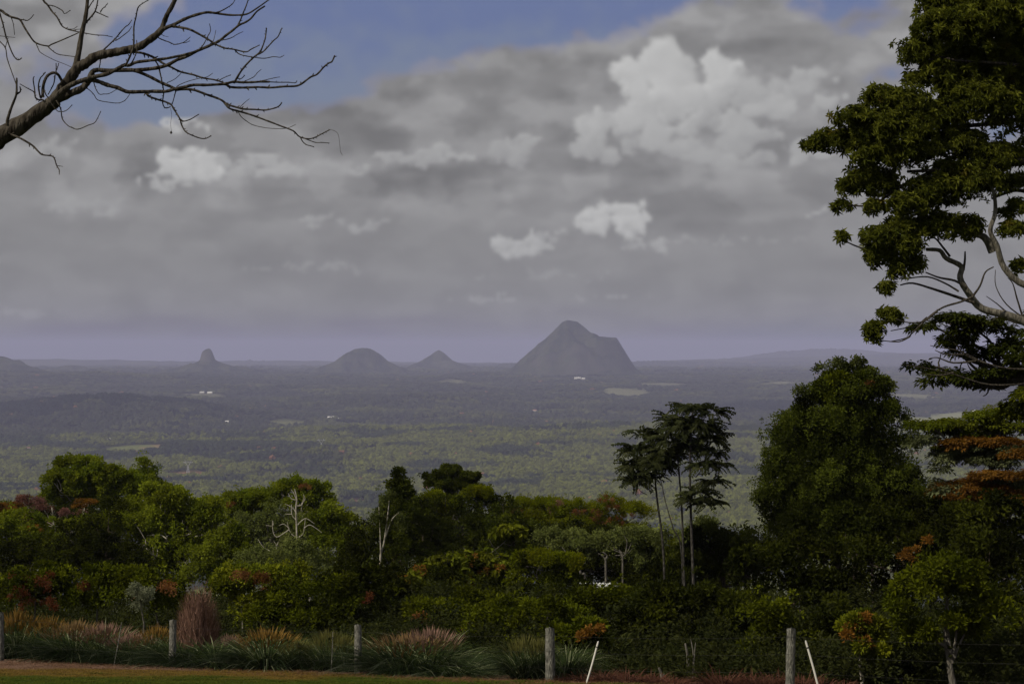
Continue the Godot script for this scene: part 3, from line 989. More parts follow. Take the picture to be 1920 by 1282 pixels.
	for p in [["small red-brown bracken heap left of the first white stake", 1088, 0.5, 0.75, 0.6], ["red-brown bracken at the foot of the first white stake", 1125, 0.9, 0.9, 0.75], ["low red-brown bracken right of the first white stake", 1175, 0.6, 0.95, 0.8],
			["red-brown bracken in the middle between the white stakes", 1222, 0.8, 0.9, 0.65], ["thin red-brown bracken left of the twin pale stems", 1262, 0.7, 0.7, 0.6],
			["tall red-brown bracken left of the post in the bracken", 1355, 0.7, 0.95, 1.05], ["rounded red-brown bracken near the post, second to its left", 1405, 0.6, 0.95, 0.85], ["red-brown bracken against the left of the post", 1450, 0.8, 0.9, 0.95],
			["red-brown bracken between post and leaning stake", 1502, 0.9, 0.85, 1.0], ["low red-brown bracken right of the second white stake", 1548, 0.6, 0.9, 0.65], ["last thin red-brown bracken before the orange shrub", 1585, 0.9, 0.6, 0.5]]:
		var d := 40.0
		for k in 4:
			d = fence_depth((p[1] - 960.0) / F * d) + p[2]
		var xx: float = (p[1] - 960.0) / F * d
		var h := thing("bracken", p[0], "bracken", Vector3(xx, land(xx, -d) - 0.02, -d), "dry bracken heaps under the fence")
		h.rotation.y = p[1] * 1.3
		h.scale = Vector3(p[3], p[4], p[3])
		part("fronds", heaps[int(p[1]) % 2], mb, h)

# ------------------------------------------------------------------ trees
# a crown: clumps of sprays over each lobe
var KIND := {
	# spray, size of a spray, clump radius, clumps per square metre of lobe surface, sprays per clump, material, base colour, second colour, spread of tone
	"bright": ["broad", 0.50, 0.62, 1.3, 15, "leaf", Color(0.1113, 0.1458, 0.0104), Color(0.1828, 0.2068, 0.0138), 0.35],
	"green": ["broad", 0.46, 0.60, 1.3, 15, "leaf", Color(0.0921, 0.1221, 0.0109), Color(0.1635, 0.1861, 0.0144), 0.4],
	"yellow": ["fine", 0.52, 0.55, 1.5, 13, "leaf", Color(0.0960, 0.1178, 0.0042), Color(0.1425, 0.1475, 0.0057), 0.3],
	"grey": ["fine", 0.52, 0.60, 1.3, 12, "dull", Color(0.0715, 0.0869, 0.0208), Color(0.1188, 0.1364, 0.0359), 0.4],
	"silver": ["fine", 0.30, 0.30, 4.0, 10, "dull", Color(0.149, 0.164, 0.0980), Color(0.203, 0.218, 0.1370), 0.3],
	"dark": ["broad", 0.40, 0.50, 1.7, 14, "gloss", Color(0.0298, 0.0394, 0.0043), Color(0.0595, 0.0710, 0.0062), 0.5],
	"conical": ["fine", 0.44, 0.42, 2.4, 14, "gloss", Color(0.0208, 0.0268, 0.0034), Color(0.0749, 0.0926, 0.0102), 0.8],
	"shade": ["broad", 0.40, 0.50, 1.7, 13, "gloss", Color(0.0163, 0.0209, 0.0022), Color(0.0364, 0.0419, 0.0037), 0.6],  # shade inside the tree belt put into the leaf colour
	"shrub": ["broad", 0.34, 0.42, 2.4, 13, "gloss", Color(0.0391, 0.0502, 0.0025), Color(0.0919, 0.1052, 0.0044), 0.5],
	"shrub_lit": ["broad", 0.34, 0.42, 2.4, 13, "gloss", Color(0.0770, 0.0982, 0.0059), Color(0.1662, 0.1772, 0.0101), 0.4],  # sunlit copy of the shrub leaves, light put into the colour
	"bigleaf": ["large", 0.62, 0.55, 1.6, 7, "gloss", Color(0.0541, 0.0706, 0.0045), Color(0.1197, 0.1277, 0.0081), 0.45],
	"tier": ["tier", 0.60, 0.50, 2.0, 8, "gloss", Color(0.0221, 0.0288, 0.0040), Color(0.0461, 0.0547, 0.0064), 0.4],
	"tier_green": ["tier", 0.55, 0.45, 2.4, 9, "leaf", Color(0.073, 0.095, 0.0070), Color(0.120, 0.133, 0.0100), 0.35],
	"tier_grey": ["tier", 0.55, 0.45, 2.2, 8, "dull", Color(0.069, 0.080, 0.0324), Color(0.108, 0.120, 0.0567), 0.35],
	"orange": ["tier", 0.50, 0.40, 2.6, 9, "leaf", Color(0.1080, 0.0488, 0.0096), Color(0.1648, 0.0816, 0.0152), 0.35],
	"rust": ["fine", 0.40, 0.40, 2.4, 9, "leaf", Color(0.150, 0.061, 0.019), Color(0.206, 0.098, 0.040), 0.35],
	"amber": ["broad", 0.30, 0.35, 3.0, 6, "leaf", Color(0.190, 0.086, 0.014), Color(0.238, 0.122, 0.026), 0.35],
	"peach": ["fine", 0.42, 0.40, 2.4, 9, "leaf", Color(0.214, 0.122, 0.075), Color(0.261, 0.155, 0.106), 0.25],
	"pink": ["fine", 0.40, 0.40, 1.6, 7, "dull", Color(0.135, 0.061, 0.049), Color(0.174, 0.090, 0.075), 0.3],
	"red": ["fine", 0.34, 0.34, 2.6, 8, "leaf", Color(0.111, 0.033, 0.016), Color(0.158, 0.061, 0.026), 0.35],
	"sparse": ["fine", 0.42, 0.50, 0.9, 6, "dull", Color(0.053, 0.066, 0.0162), Color(0.083, 0.096, 0.0252), 0.4],
}

func crown(root: Node3D, called: String, kind: String, depth: float, lobes: Array, more := 1.0) -> void:
	var k: Array = KIND[kind]
	var sc := Scatter.new()
	var pix := depth / F
	for l in lobes:
		var c := flat(l[0], l[1], depth) - root.position
		c.z += (rng.randf() - 0.5) * l[2] * pix * 0.8
		var tiered: bool = kind.begins_with("tier") or kind == "orange"
		var accent: bool = kind in ["rust", "amber", "peach", "red"]
		var r := Vector3(l[2] * pix, l[3] * pix, l[2] * pix * 0.85) * (1.45 if accent else 1.08 if kind == "conical" or tiered else 1.2)
		if accent: c.z += l[4] if l.size() > 4 else 0.9
		if tiered: c.z += rng.randf_range(-1.2, 1.6) + (1.6 if kind == "orange" else 0.0)
		var small := minf(r.x, r.y)
		var own := rng.randf() * 900.0
		var rc: float = minf(k[2] * (0.42 if accent else 1.0), maxf(small * 0.7, 0.1))
		r -= Vector3.ONE * minf(rc * 0.4, small * 0.5)
		var area := 4.0 * PI * pow((pow(r.x * r.y, 1.6) * 2 + pow(r.x * r.z, 1.6)) / 3.0, 1.0 / 1.6)
		var clumps := int(maxf(area * k[3] * more * (0.26 if accent else 0.6 if tiered else 1.12) * pow(k[2] / rc, 1.1), 4.0))
		for q in clumps:
			var d := rand_dir()
			if d.y < -0.25 and rng.randf() < 0.6: d.y = -d.y
			var at := c + Vector3(d.x * r.x, d.y * r.y, d.z * r.z) * (rng.randf_range(0.78, 1.06) if rng.randf() < 0.72 else rng.randf_range(0.3, 0.8))
			var swell := n_fine.get_noise_3d(d.x * 26.0 + own, d.y * 26.0, d.z * 26.0)
			if swell < -0.22 and not accent: continue
			at = c + (at - c) * (0.95 + swell * 0.7) * (rng.randf_range(0.15, 1.7) if accent else 1.0)
			var tone: Color = k[6].lerp(k[7], rng.randf()) * (1.0 + k[8] * rng.randf_range(-1.0, 1.0))
			var rcc: float = rc * rng.randf_range(0.65, 1.25) * (1.0 if accent or tiered else 1.12)
			for w in (int(k[4]) / 2 if accent else int(k[4])):
				var rcc_here := rcc
				var e := (rand_dir() + d * 0.5 + Vector3(0, 0.6, 0)).normalized()
				if rng.randf() < 0.07 and not accent and not tiered: rcc_here = rcc * 1.9
				var size: float = k[1] * rng.randf_range(0.75, 1.25) * (0.8 if accent else 1.0)
				if rcc_here > rcc: size *= 0.8
				if tiered: e = Vector3(e.x, e.y * (0.55 if kind == "orange" else 0.25), e.z)
				sc.put(at + Vector3(e.x, e.y * 0.75, e.z) * rcc_here * pow(rng.randf(), 0.4), (e * (0.25 if tiered else 1.0) + rand_dir() * 0.3 + Vector3(0, 1.0 if tiered else 0.0, 0)).normalized(), rng.randf() * TAU, Vector3.ONE * size, tone * rng.randf_range(0.8, 1.2))
	var o := sc.node(called, S[k[0]], M[k[5]])
	root.add_child(o, true)
	tag(o, "", "", "", "stuff")

func wiggle(a: Vector3, b: Vector3, r0: float, r1: float, steps: int, amount: float) -> Array:
	var pts := PackedVector3Array()
	var rad := PackedFloat32Array()
	var l := a.distance_to(b)
	var off := Vector3.ZERO
	for k in steps + 1:
		var t := float(k) / steps
		off += rand_dir() * l * amount / steps
		pts.append(a.lerp(b, t) + off * sin(t * PI) * 1.6 + Vector3(0, -0.06 * l * sin(t * PI), 0))
		rad.append(lerpf(r0, r1, t))
	return [pts, rad]

# a tree: trunk up from the ground at that pixel column, limbs to its lobes, one crown per kind of leaf
func tree(called: String, label: String, category: String, depth: float, trunk_px: float, bark_mat: String, girth: float, crowns: Array, group := "", limbs := true, more := 1.0) -> Node3D:
	rng.seed = hash(label)
	var x := (trunk_px - 960.0) / F * depth
	var o := thing(called, label, category, Vector3(x, land(x, -depth) - 0.1, -depth), group)
	var all := []
	for c in crowns:
		if c[0] not in ["rust", "amber", "peach", "red"] or crowns.size() == 1:
			all.append_array(c[2])
	var top := 1e9
	var low := -1e9
	var mid := 0.0
	for l in all:
		top = minf(top, l[1])
		low = maxf(low, l[1])
		mid += l[0] / all.size()
	var head := flat(lerpf(trunk_px, mid, 0.6), lerpf(top, low, 0.25), depth) - o.position
	var s := Shape.new()
	var w := wiggle(Vector3.ZERO, head, girth, girth * 0.3, 10, 0.12)
	s.tube(w[0], w[1], 9, Color.WHITE, 0.08)
	part("trunk", s.mesh(false), M[bark_mat], o)
	if limbs:
		var n := 0
		for l in all:
			n += 1
			if n > 14: break
			var goal := flat(l[0], l[1], depth) - o.position
			if bark_mat == "pale_bark" and rng.randf() < 0.22: goal.z += l[2] * depth / F * 1.05
			var from := 0
			var best := 1e9
			for k in range(2, 10):
				var q: float = goal.distance_to(w[0][k]) + maxf(w[0][k].y - goal.y, 0.0) * 1.5
				if q < best:
					best = q
					from = k
			s = Shape.new()
			var b := wiggle(w[0][from], goal, w[1][from] * 0.6, girth * 0.12, 6, 0.22)
			s.tube(b[0], b[1], 6, Color.WHITE, 0.06)
			for t in 3:
				var e := wiggle(b[0][3 + t], b[0][3 + t] + (rand_dir() + Vector3(0, 0.5, 0)) * l[2] * depth / F * 0.8, girth * 0.14, girth * 0.04, 4, 0.3)
				s.tube(e[0], e[1], 5)
			part("limb", s.mesh(false), M[bark_mat], o)
	for c in crowns:
		crown(o, c[1], c[0], depth, c[2], more)
	return o

func build_trees() -> void:
	var far := "trees beyond the fence"
	# ---- the far row, against the valley
	tree("rainforest_tree", "bright green umbrella-topped tree rising highest on the left", "tree", 124, 118, "pale_bark", 0.20, [["bright", "crown", [[150, 876, 40, 13], [108, 903, 30, 13], [195, 890, 34, 13], [232, 899, 28, 13], [118, 928, 36, 13], [166, 915, 42, 13], [92, 945, 24, 14], [212, 916, 32, 12], [140, 898, 40, 14], [182, 935, 26, 10]]]], far)
	tree("rainforest_tree", "dark round-headed tree tucked behind the right of the umbrella-topped one", "tree", 130, 262, "grey_bark", 0.18, [["green", "crown", [[265, 880, 13, 15], [270, 904, 32, 20], [296, 928, 30, 22], [240, 912, 22, 18], [262, 935, 36, 24]]]], far)
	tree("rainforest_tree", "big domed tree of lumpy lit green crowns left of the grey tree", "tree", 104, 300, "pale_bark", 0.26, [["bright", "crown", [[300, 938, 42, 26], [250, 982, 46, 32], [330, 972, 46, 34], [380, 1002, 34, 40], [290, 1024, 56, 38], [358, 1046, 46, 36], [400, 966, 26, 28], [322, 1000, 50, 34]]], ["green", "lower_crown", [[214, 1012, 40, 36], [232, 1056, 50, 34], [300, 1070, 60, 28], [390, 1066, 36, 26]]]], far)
	tree("red_leaved_tree", "thin tree with sparse dusty pink leaves on pale upright stems", "tree", 110, 100, "pale_bark", 0.10, [["pink", "crown", [[48, 940, 22, 8], [74, 946, 18, 9], [94, 962, 16, 13], [56, 974, 14, 9], [130, 966, 14, 7], [153, 963, 9, 6], [98, 985, 8, 14], [112, 975, 10, 12]]]], far)
	tree("orange_tree", "flat spread of burnt orange leaves at the far left edge", "tree", 114, 8, "grey_bark", 0.12, [["orange", "crown", [[22, 947, 32, 9], [-10, 955, 26, 10], [45, 940, 12, 6]]], ["grey", "lower_leaves", [[10, 968, 40, 16]]]], far)
	tree("rainforest_tree", "mid green leafy tree under the orange spread at the far left", "tree", 97, 60, "grey_bark", 0.18, [["green", "crown", [[40, 985, 44, 20], [6, 1000, 32, 24], [62, 1028, 52, 24], [-20, 1040, 40, 30]]], ["amber", "orange_leaves", [[70, 992, 14, 4]]]], far)
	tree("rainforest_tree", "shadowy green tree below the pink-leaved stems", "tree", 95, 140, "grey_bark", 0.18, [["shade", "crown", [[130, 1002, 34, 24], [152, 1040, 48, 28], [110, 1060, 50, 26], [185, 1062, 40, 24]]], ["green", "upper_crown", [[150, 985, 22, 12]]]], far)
	tree("orange_tree", "small umbrella of orange leaves on a bent pale stem", "tree", 103, 158, "pale_bark", 0.06, [["orange", "crown", [[168, 937, 15, 6], [158, 945, 8, 4]]]], far)
	tree("rainforest_tree", "green tree with rusty flower heads before the knoll with the pylon", "tree", 118, 450, "pale_bark", 0.16, [["bright", "crown", [[430, 946, 38, 16], [472, 934, 28, 13], [410, 962, 26, 16], [460, 958, 36, 16]]], ["rust", "rusty_heads", [[437, 945, 7, 4], [480, 942, 15, 5]]]], far)
	tree("rainforest_tree", "round bright crown topped with rust leaves above the white dead tree", "tree", 117, 560, "pale_bark", 0.18, [["bright", "crown", [[530, 914, 17, 14], [552, 918, 18, 14], [592, 922, 26, 14], [512, 932, 22, 12], [604, 942, 20, 20], [490, 938, 26, 14], [570, 952, 34, 22]]], ["rust", "rusty_heads", [[578, 914, 17, 5]]]], far)
	tree("rainforest_tree", "dense green tree stepping down at the right of the white dead tree", "tree", 100, 632, "grey_bark", 0.2, [["green", "crown", [[625, 968, 28, 20], [648, 990, 24, 28], [632, 1030, 36, 32], [600, 1004, 30, 28], [655, 1030, 20, 26]]]], far)
	tree("eucalypt", "grey-green open tree that carries pale dead limbs", "tree", 103, 500, "grey_bark", 0.2, [["grey", "crown", [[440, 988, 30, 26], [500, 986, 40, 30], [470, 1035, 46, 26], [540, 1020, 44, 30], [590, 1060, 46, 24], [560, 985, 34, 26], [520, 1055, 44, 22]]]], far)
	tree("rainforest_tree", "very dark narrow tree with a pointed top, left of the middle", "tree", 90, 748, "brown_bark", 0.2, [["dark", "crown", [[752, 898, 9, 16], [750, 916, 15, 18], [749, 936, 24, 20], [742, 958, 32, 26], [756, 925, 12, 26], [752, 1002, 42, 32], [762, 1048, 44, 36], [722, 968, 16, 22], [770, 940, 12, 16]]]], far)
	tree("rainforest_tree", "dark windswept flat-topped tree with a branch pointing right", "tree", 120, 838, "brown_bark", 0.22, [["dark", "crown", [[846, 883, 16, 7], [838, 891, 22, 7], [880, 893, 18, 4], [820, 897, 18, 7], [850, 906, 32, 8], [868, 917, 26, 8], [828, 912, 22, 9], [845, 930, 14, 12]]]], far)
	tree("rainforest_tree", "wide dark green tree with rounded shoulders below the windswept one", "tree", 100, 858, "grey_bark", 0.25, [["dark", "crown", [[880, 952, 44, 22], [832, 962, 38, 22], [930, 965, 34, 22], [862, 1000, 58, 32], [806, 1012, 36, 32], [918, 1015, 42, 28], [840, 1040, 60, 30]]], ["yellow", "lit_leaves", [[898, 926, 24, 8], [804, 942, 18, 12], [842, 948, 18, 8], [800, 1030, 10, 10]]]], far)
	tree("rainforest_tree", "yellow-green tree with peach and orange flower heads, in the centre", "tree", 112, 1060, "grey_bark", 0.2, [["yellow", "crown", [[980, 958, 34, 16], [1030, 955, 38, 16], [1088, 962, 38, 16], [1148, 955, 30, 18], [1192, 968, 26, 16], [1002, 990, 48, 22], [1080, 995, 56, 22], [1160, 1000, 46, 20]]], ["peach", "peach_heads", [[1045, 945, 16, 6], [1028, 957, 12, 8]]], ["rust", "orange_heads", [[1082, 958, 13, 5], [1120, 970, 20, 9], [1150, 984, 20, 11], [1143, 940, 11, 5], [1155, 950, 8, 8], [1163, 1000, 8, 12], [974, 957, 5, 3]]]], far)
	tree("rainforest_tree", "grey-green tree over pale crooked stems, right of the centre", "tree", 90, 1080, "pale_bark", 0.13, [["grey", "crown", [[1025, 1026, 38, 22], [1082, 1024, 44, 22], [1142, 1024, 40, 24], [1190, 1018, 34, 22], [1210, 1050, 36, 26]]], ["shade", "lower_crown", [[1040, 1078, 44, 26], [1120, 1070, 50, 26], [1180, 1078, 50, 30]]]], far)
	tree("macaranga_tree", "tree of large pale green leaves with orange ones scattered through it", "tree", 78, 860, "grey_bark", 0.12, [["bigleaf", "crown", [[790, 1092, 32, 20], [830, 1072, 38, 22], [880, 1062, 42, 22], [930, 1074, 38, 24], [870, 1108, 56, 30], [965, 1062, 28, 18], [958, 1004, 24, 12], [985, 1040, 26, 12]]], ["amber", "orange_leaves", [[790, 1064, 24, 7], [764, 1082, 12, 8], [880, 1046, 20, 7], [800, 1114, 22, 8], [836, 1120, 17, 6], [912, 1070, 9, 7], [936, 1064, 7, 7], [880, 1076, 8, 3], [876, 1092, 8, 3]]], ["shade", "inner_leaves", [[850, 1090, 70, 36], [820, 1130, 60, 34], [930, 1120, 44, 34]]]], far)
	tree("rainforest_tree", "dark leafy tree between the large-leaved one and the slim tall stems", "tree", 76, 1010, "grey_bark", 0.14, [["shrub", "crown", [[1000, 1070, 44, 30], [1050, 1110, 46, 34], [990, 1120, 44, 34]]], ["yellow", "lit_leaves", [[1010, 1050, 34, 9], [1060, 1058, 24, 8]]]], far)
	tree("rainforest_tree", "grey-green tree low behind the slim tall stems", "tree", 84, 1300, "grey_bark", 0.13, [["grey", "crown", [[1320, 998, 30, 18], [1255, 1020, 34, 22], [1290, 1040, 44, 28]]], ["yellow", "lit_leaves", [[1262, 1028, 14, 10]]]], far)
	tree("rainforest_tree", "dark bushy tree filling the dip left of the conical tree", "tree", 70, 1372, "brown_bark", 0.18, [["shade", "crown", [[1330, 1030, 40, 26], [1380, 1040, 46, 26], [1350, 1080, 56, 40], [1412, 1070, 46, 40], [1300, 1090, 46, 40], [1330, 1010, 34, 18]]]], far)
	# ---- darker trees that fill the gaps
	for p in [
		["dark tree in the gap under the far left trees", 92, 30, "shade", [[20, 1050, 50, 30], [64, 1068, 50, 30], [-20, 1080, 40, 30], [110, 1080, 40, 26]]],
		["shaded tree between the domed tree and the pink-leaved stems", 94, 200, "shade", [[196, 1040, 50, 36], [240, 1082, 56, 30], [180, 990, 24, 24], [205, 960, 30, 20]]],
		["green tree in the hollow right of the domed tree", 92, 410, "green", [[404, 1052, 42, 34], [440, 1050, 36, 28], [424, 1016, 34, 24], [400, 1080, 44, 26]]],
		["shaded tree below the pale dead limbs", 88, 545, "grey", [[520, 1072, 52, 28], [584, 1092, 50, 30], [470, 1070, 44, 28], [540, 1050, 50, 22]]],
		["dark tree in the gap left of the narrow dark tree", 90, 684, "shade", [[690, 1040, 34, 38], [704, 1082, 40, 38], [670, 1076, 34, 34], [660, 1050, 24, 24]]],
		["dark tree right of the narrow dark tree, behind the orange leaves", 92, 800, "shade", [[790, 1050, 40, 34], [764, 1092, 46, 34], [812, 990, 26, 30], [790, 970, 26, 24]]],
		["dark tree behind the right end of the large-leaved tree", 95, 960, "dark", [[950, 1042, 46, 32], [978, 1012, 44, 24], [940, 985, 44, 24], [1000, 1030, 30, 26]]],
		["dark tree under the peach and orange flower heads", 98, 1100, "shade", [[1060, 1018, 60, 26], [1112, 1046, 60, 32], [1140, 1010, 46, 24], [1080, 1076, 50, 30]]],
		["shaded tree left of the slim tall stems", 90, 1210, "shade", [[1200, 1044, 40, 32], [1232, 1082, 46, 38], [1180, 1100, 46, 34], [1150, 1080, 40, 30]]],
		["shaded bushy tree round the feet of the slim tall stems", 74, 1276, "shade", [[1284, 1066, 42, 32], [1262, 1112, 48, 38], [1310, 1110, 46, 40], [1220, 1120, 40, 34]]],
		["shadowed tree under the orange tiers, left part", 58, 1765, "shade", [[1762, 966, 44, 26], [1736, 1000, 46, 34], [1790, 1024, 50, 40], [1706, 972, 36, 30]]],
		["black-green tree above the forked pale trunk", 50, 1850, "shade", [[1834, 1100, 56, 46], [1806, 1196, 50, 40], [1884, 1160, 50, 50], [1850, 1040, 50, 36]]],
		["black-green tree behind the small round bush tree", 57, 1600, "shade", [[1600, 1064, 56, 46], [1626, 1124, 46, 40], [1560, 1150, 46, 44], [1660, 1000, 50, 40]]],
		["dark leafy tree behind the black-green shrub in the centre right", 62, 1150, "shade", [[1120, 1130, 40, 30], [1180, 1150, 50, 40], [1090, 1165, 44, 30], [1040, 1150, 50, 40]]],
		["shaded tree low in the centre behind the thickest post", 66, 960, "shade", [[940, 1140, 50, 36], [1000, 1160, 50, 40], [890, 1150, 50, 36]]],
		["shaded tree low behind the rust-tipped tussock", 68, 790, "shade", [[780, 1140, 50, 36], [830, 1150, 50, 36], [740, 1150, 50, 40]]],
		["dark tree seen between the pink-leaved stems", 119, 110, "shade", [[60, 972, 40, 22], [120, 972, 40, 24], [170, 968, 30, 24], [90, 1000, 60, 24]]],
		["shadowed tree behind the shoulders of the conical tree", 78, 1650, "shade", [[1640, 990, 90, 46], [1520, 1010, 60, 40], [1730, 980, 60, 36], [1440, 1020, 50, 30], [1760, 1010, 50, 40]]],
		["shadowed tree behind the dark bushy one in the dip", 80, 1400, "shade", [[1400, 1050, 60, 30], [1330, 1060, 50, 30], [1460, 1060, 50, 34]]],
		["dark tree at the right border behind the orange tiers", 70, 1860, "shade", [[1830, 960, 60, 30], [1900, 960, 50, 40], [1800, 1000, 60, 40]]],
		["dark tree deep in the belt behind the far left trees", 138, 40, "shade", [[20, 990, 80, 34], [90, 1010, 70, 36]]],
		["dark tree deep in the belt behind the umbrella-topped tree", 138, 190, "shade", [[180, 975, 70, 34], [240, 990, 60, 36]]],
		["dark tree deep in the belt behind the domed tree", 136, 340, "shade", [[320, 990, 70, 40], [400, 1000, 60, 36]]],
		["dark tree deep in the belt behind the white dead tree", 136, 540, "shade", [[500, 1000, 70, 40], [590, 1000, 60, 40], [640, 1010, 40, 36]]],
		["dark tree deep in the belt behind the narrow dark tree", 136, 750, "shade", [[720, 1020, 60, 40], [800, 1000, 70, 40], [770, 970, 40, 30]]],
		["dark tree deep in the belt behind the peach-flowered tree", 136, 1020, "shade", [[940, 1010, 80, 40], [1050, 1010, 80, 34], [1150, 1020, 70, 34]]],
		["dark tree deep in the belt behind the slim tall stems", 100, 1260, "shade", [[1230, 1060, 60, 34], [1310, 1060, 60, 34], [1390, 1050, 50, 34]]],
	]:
		tree("rainforest_tree", p[0], "tree", p[1], p[2], "brown_bark", 0.14, [[p[3], "crown", p[4]]], far, true, 0.9)
	# ---- the conical dark tree
	tree("conical_tree", "dark dense conical tree with fresh coppery tips at its top", "tree", 60, 1588, "brown_bark", 0.24, [["conical", "crown", [[1590, 700, 13, 15], [1558, 712, 11, 13], [1620, 712, 13, 13], [1652, 728, 9, 12], [1540, 730, 14, 12], [1518, 752, 15, 16], [1590, 735, 42, 18], [1636, 752, 24, 22], [1664, 765, 14, 16], [1500, 784, 20, 20], [1560, 792, 58, 36], [1642, 804, 46, 38], [1482, 826, 32, 34], [1552, 856, 78, 44], [1650, 866, 62, 42], [1466, 884, 30, 36], [1532, 926, 78, 46], [1628, 936, 76, 46], [1690, 912, 32, 34], [1452, 952, 34, 36], [1502, 996, 58, 42], [1600, 1006, 84, 46], [1684, 992, 44, 38], [1588, 840, 56, 90], [1580, 950, 90, 70]]],
		["sparse", "loose_sprays", [[1545, 705, 10, 16], [1570, 692, 10, 12], [1610, 690, 9, 14], [1640, 706, 9, 14], [1662, 735, 10, 16], [1505, 745, 14, 16], [1478, 795, 14, 22], [1452, 850, 12, 24], [1440, 905, 12, 24], [1428, 950, 14, 20], [1690, 800, 12, 20], [1708, 850, 12, 24], [1722, 900, 12, 20]]], ["shrub", "new_growth", [[1572, 718, 22, 12, 0.2], [1556, 738, 18, 9, 0.2], [1610, 716, 12, 9, 0.2]]], ["rust", "coppery_tips", [[1582, 738, 10, 5, 0.3], [1625, 722, 4, 5, 0.3]]]], "", true, 1.9)
	# ---- the slim tall trees with feathered leaves
	feather_tree("slim_tree", "slim tall tree with the highest tuft of drooping feathered leaves", 66.0, [[1300, 1130], [1298, 1000], [1295, 900], [1297, 800], [1300, 775]], 0.06, [[1298, 767, 36, 13], [1334, 774, 22, 10], [1312, 802, 44, 22], [1334, 824, 22, 18], [1336, 850, 17, 15], [1322, 874, 30, 11], [1350, 872, 16, 4], [1288, 800, 34, 20], [1338, 904, 22, 9], [1310, 925, 26, 11], [1325, 944, 22, 7], [1298, 938, 20, 11]])
	feather_tree("slim_tree", "slim tall tree just left of the highest tuft, leaning slightly", 67.0, [[1286, 1120], [1278, 960], [1271, 880], [1268, 800]], 0.05, [[1270, 792, 36, 18], [1260, 826, 40, 22], [1250, 852, 34, 20], [1290, 840, 28, 18]])
	feather_tree("slim_tree", "slim tree at the left of the feathered group with a domed tuft", 68.0, [[1246, 1050], [1233, 930], [1226, 880], [1220, 825]], 0.048, [[1206, 814, 26, 13], [1196, 844, 28, 17], [1186, 880, 25, 18], [1216, 868, 36, 20], [1190, 906, 22, 13], [1240, 866, 28, 17], [1212, 895, 26, 12]])
	feather_tree("slim_tree", "thin crossing stem between the slim trees, slanting to the left", 66.5, [[1278, 1045], [1262, 990], [1248, 940], [1238, 900], [1230, 870]], 0.026, [[1225, 868, 16, 10], [1240, 880, 14, 8]])
	# ---- the right side
	tree("layered_tree", "layered tree glowing with tiers of orange leaves at the right", "tree", 57, 1900, "grey_bark", 0.2, [["tier_green", "green_tiers", [[1860, 905, 50, 8], [1815, 845, 44, 8], [1792, 796, 40, 9], [1835, 812, 56, 10], [1895, 800, 44, 14], [1745, 800, 26, 8], [1900, 850, 44, 12], [1880, 772, 40, 14], [1840, 780, 30, 6]]], ["orange", "orange_tiers", [[1832, 828, 76, 8], [1884, 838, 40, 9], [1800, 906, 58, 9], [1768, 920, 40, 9], [1850, 915, 56, 10], [1890, 930, 44, 9], [1838, 884, 40, 6], [1900, 880, 30, 6]]], ["tier_grey", "grey_tiers", [[1850, 838, 60, 12], [1790, 912, 50, 12], [1762, 862, 30, 18], [1745, 892, 20, 26], [1862, 896, 30, 10], [1802, 860, 40, 13], [1730, 830, 24, 14], [1850, 862, 40, 10]]]])
	tree("rainforest_tree", "dark shaded tree beneath the orange tiers at the right border", "tree", 54, 1880, "brown_bark", 0.18, [["shade", "crown", [[1860, 985, 56, 36], [1910, 1010, 50, 50], [1800, 990, 50, 36], [1880, 1075, 50, 50], [1830, 1050, 50, 40], [1930, 1110, 40, 60]]]])
	tree("layered_tree", "dark tree with thin flat tiers of leaves below the big branch at the right", "tree", 46, 1990, "dark_bark", 0.22, [["tier", "tiers", [[1772, 596, 22, 7], [1752, 612, 26, 6], [1800, 606, 44, 7], [1832, 618, 50, 7], [1798, 634, 50, 7], [1770, 642, 24, 5], [1880, 645, 54, 16], [1842, 662, 48, 9], [1898, 678, 44, 16], [1862, 700, 50, 9], [1790, 716, 36, 4], [1842, 724, 46, 8], [1722, 686, 26, 4], [1760, 700, 36, 4], [1905, 720, 36, 18], [1900, 752, 34, 18], [1930, 640, 50, 40], [1960, 720, 60, 50], [1980, 600, 50, 40]]], ["tier_green", "lit_tiers", [[1892, 780, 30, 9], [1900, 735, 24, 6]]]], "", true, 0.34)
	tree("rainforest_tree", "shadowed leafy tree between the conical tree and the pale-stemmed one", "tree", 56, 1690, "brown_bark", 0.15, [["shade", "crown", [[1690, 1050, 46, 34], [1740, 1036, 46, 30], [1640, 1060, 44, 36], [1730, 1080, 44, 30]]], ["amber", "orange_leaves", [[1702, 1028, 10, 5], [1688, 1042, 12, 5], [1735, 1008, 8, 3]]]])
	tree("rainforest_tree", "broad dark tree at the foot of the conical tree, above the bracken", "tree", 54, 1480, "brown_bark", 0.16, [["shade", "crown", [[1440, 1060, 50, 40], [1500, 1050, 56, 40], [1560, 1070, 50, 40], [1470, 1120, 60, 44], [1540, 1130, 54, 44], [1590, 1110, 40, 40]]]])
	var pale := tree("small_tree", "small tree with a forked pale trunk in the bottom right corner", "tree", 42.0, 1790, "grey_bark", 0.085, [["shrub", "crown", [[1700, 1146, 36, 34], [1748, 1126, 48, 38], [1800, 1130, 42, 42], [1730, 1088, 44, 28], [1846, 1150, 34, 38], [1790, 1075, 48, 26], [1716, 1180, 24, 18], [1836, 1186, 24, 18], [1780, 1170, 36, 20]]]], "", false)
	for f in [[[1789, 1232], [1776, 1212], [1758, 1200], [1740, 1180]], [[1788, 1240], [1779, 1205], [1778, 1180], [1770, 1150]], [[1790, 1236], [1800, 1206], [1812, 1180]], [[1789, 1222], [1790, 1196], [1796, 1160]]]:
		part("limb", stem_of(f, 42.0, 0.042, 0.014, pale.position, 6).mesh(false), M.grey_bark, pale)
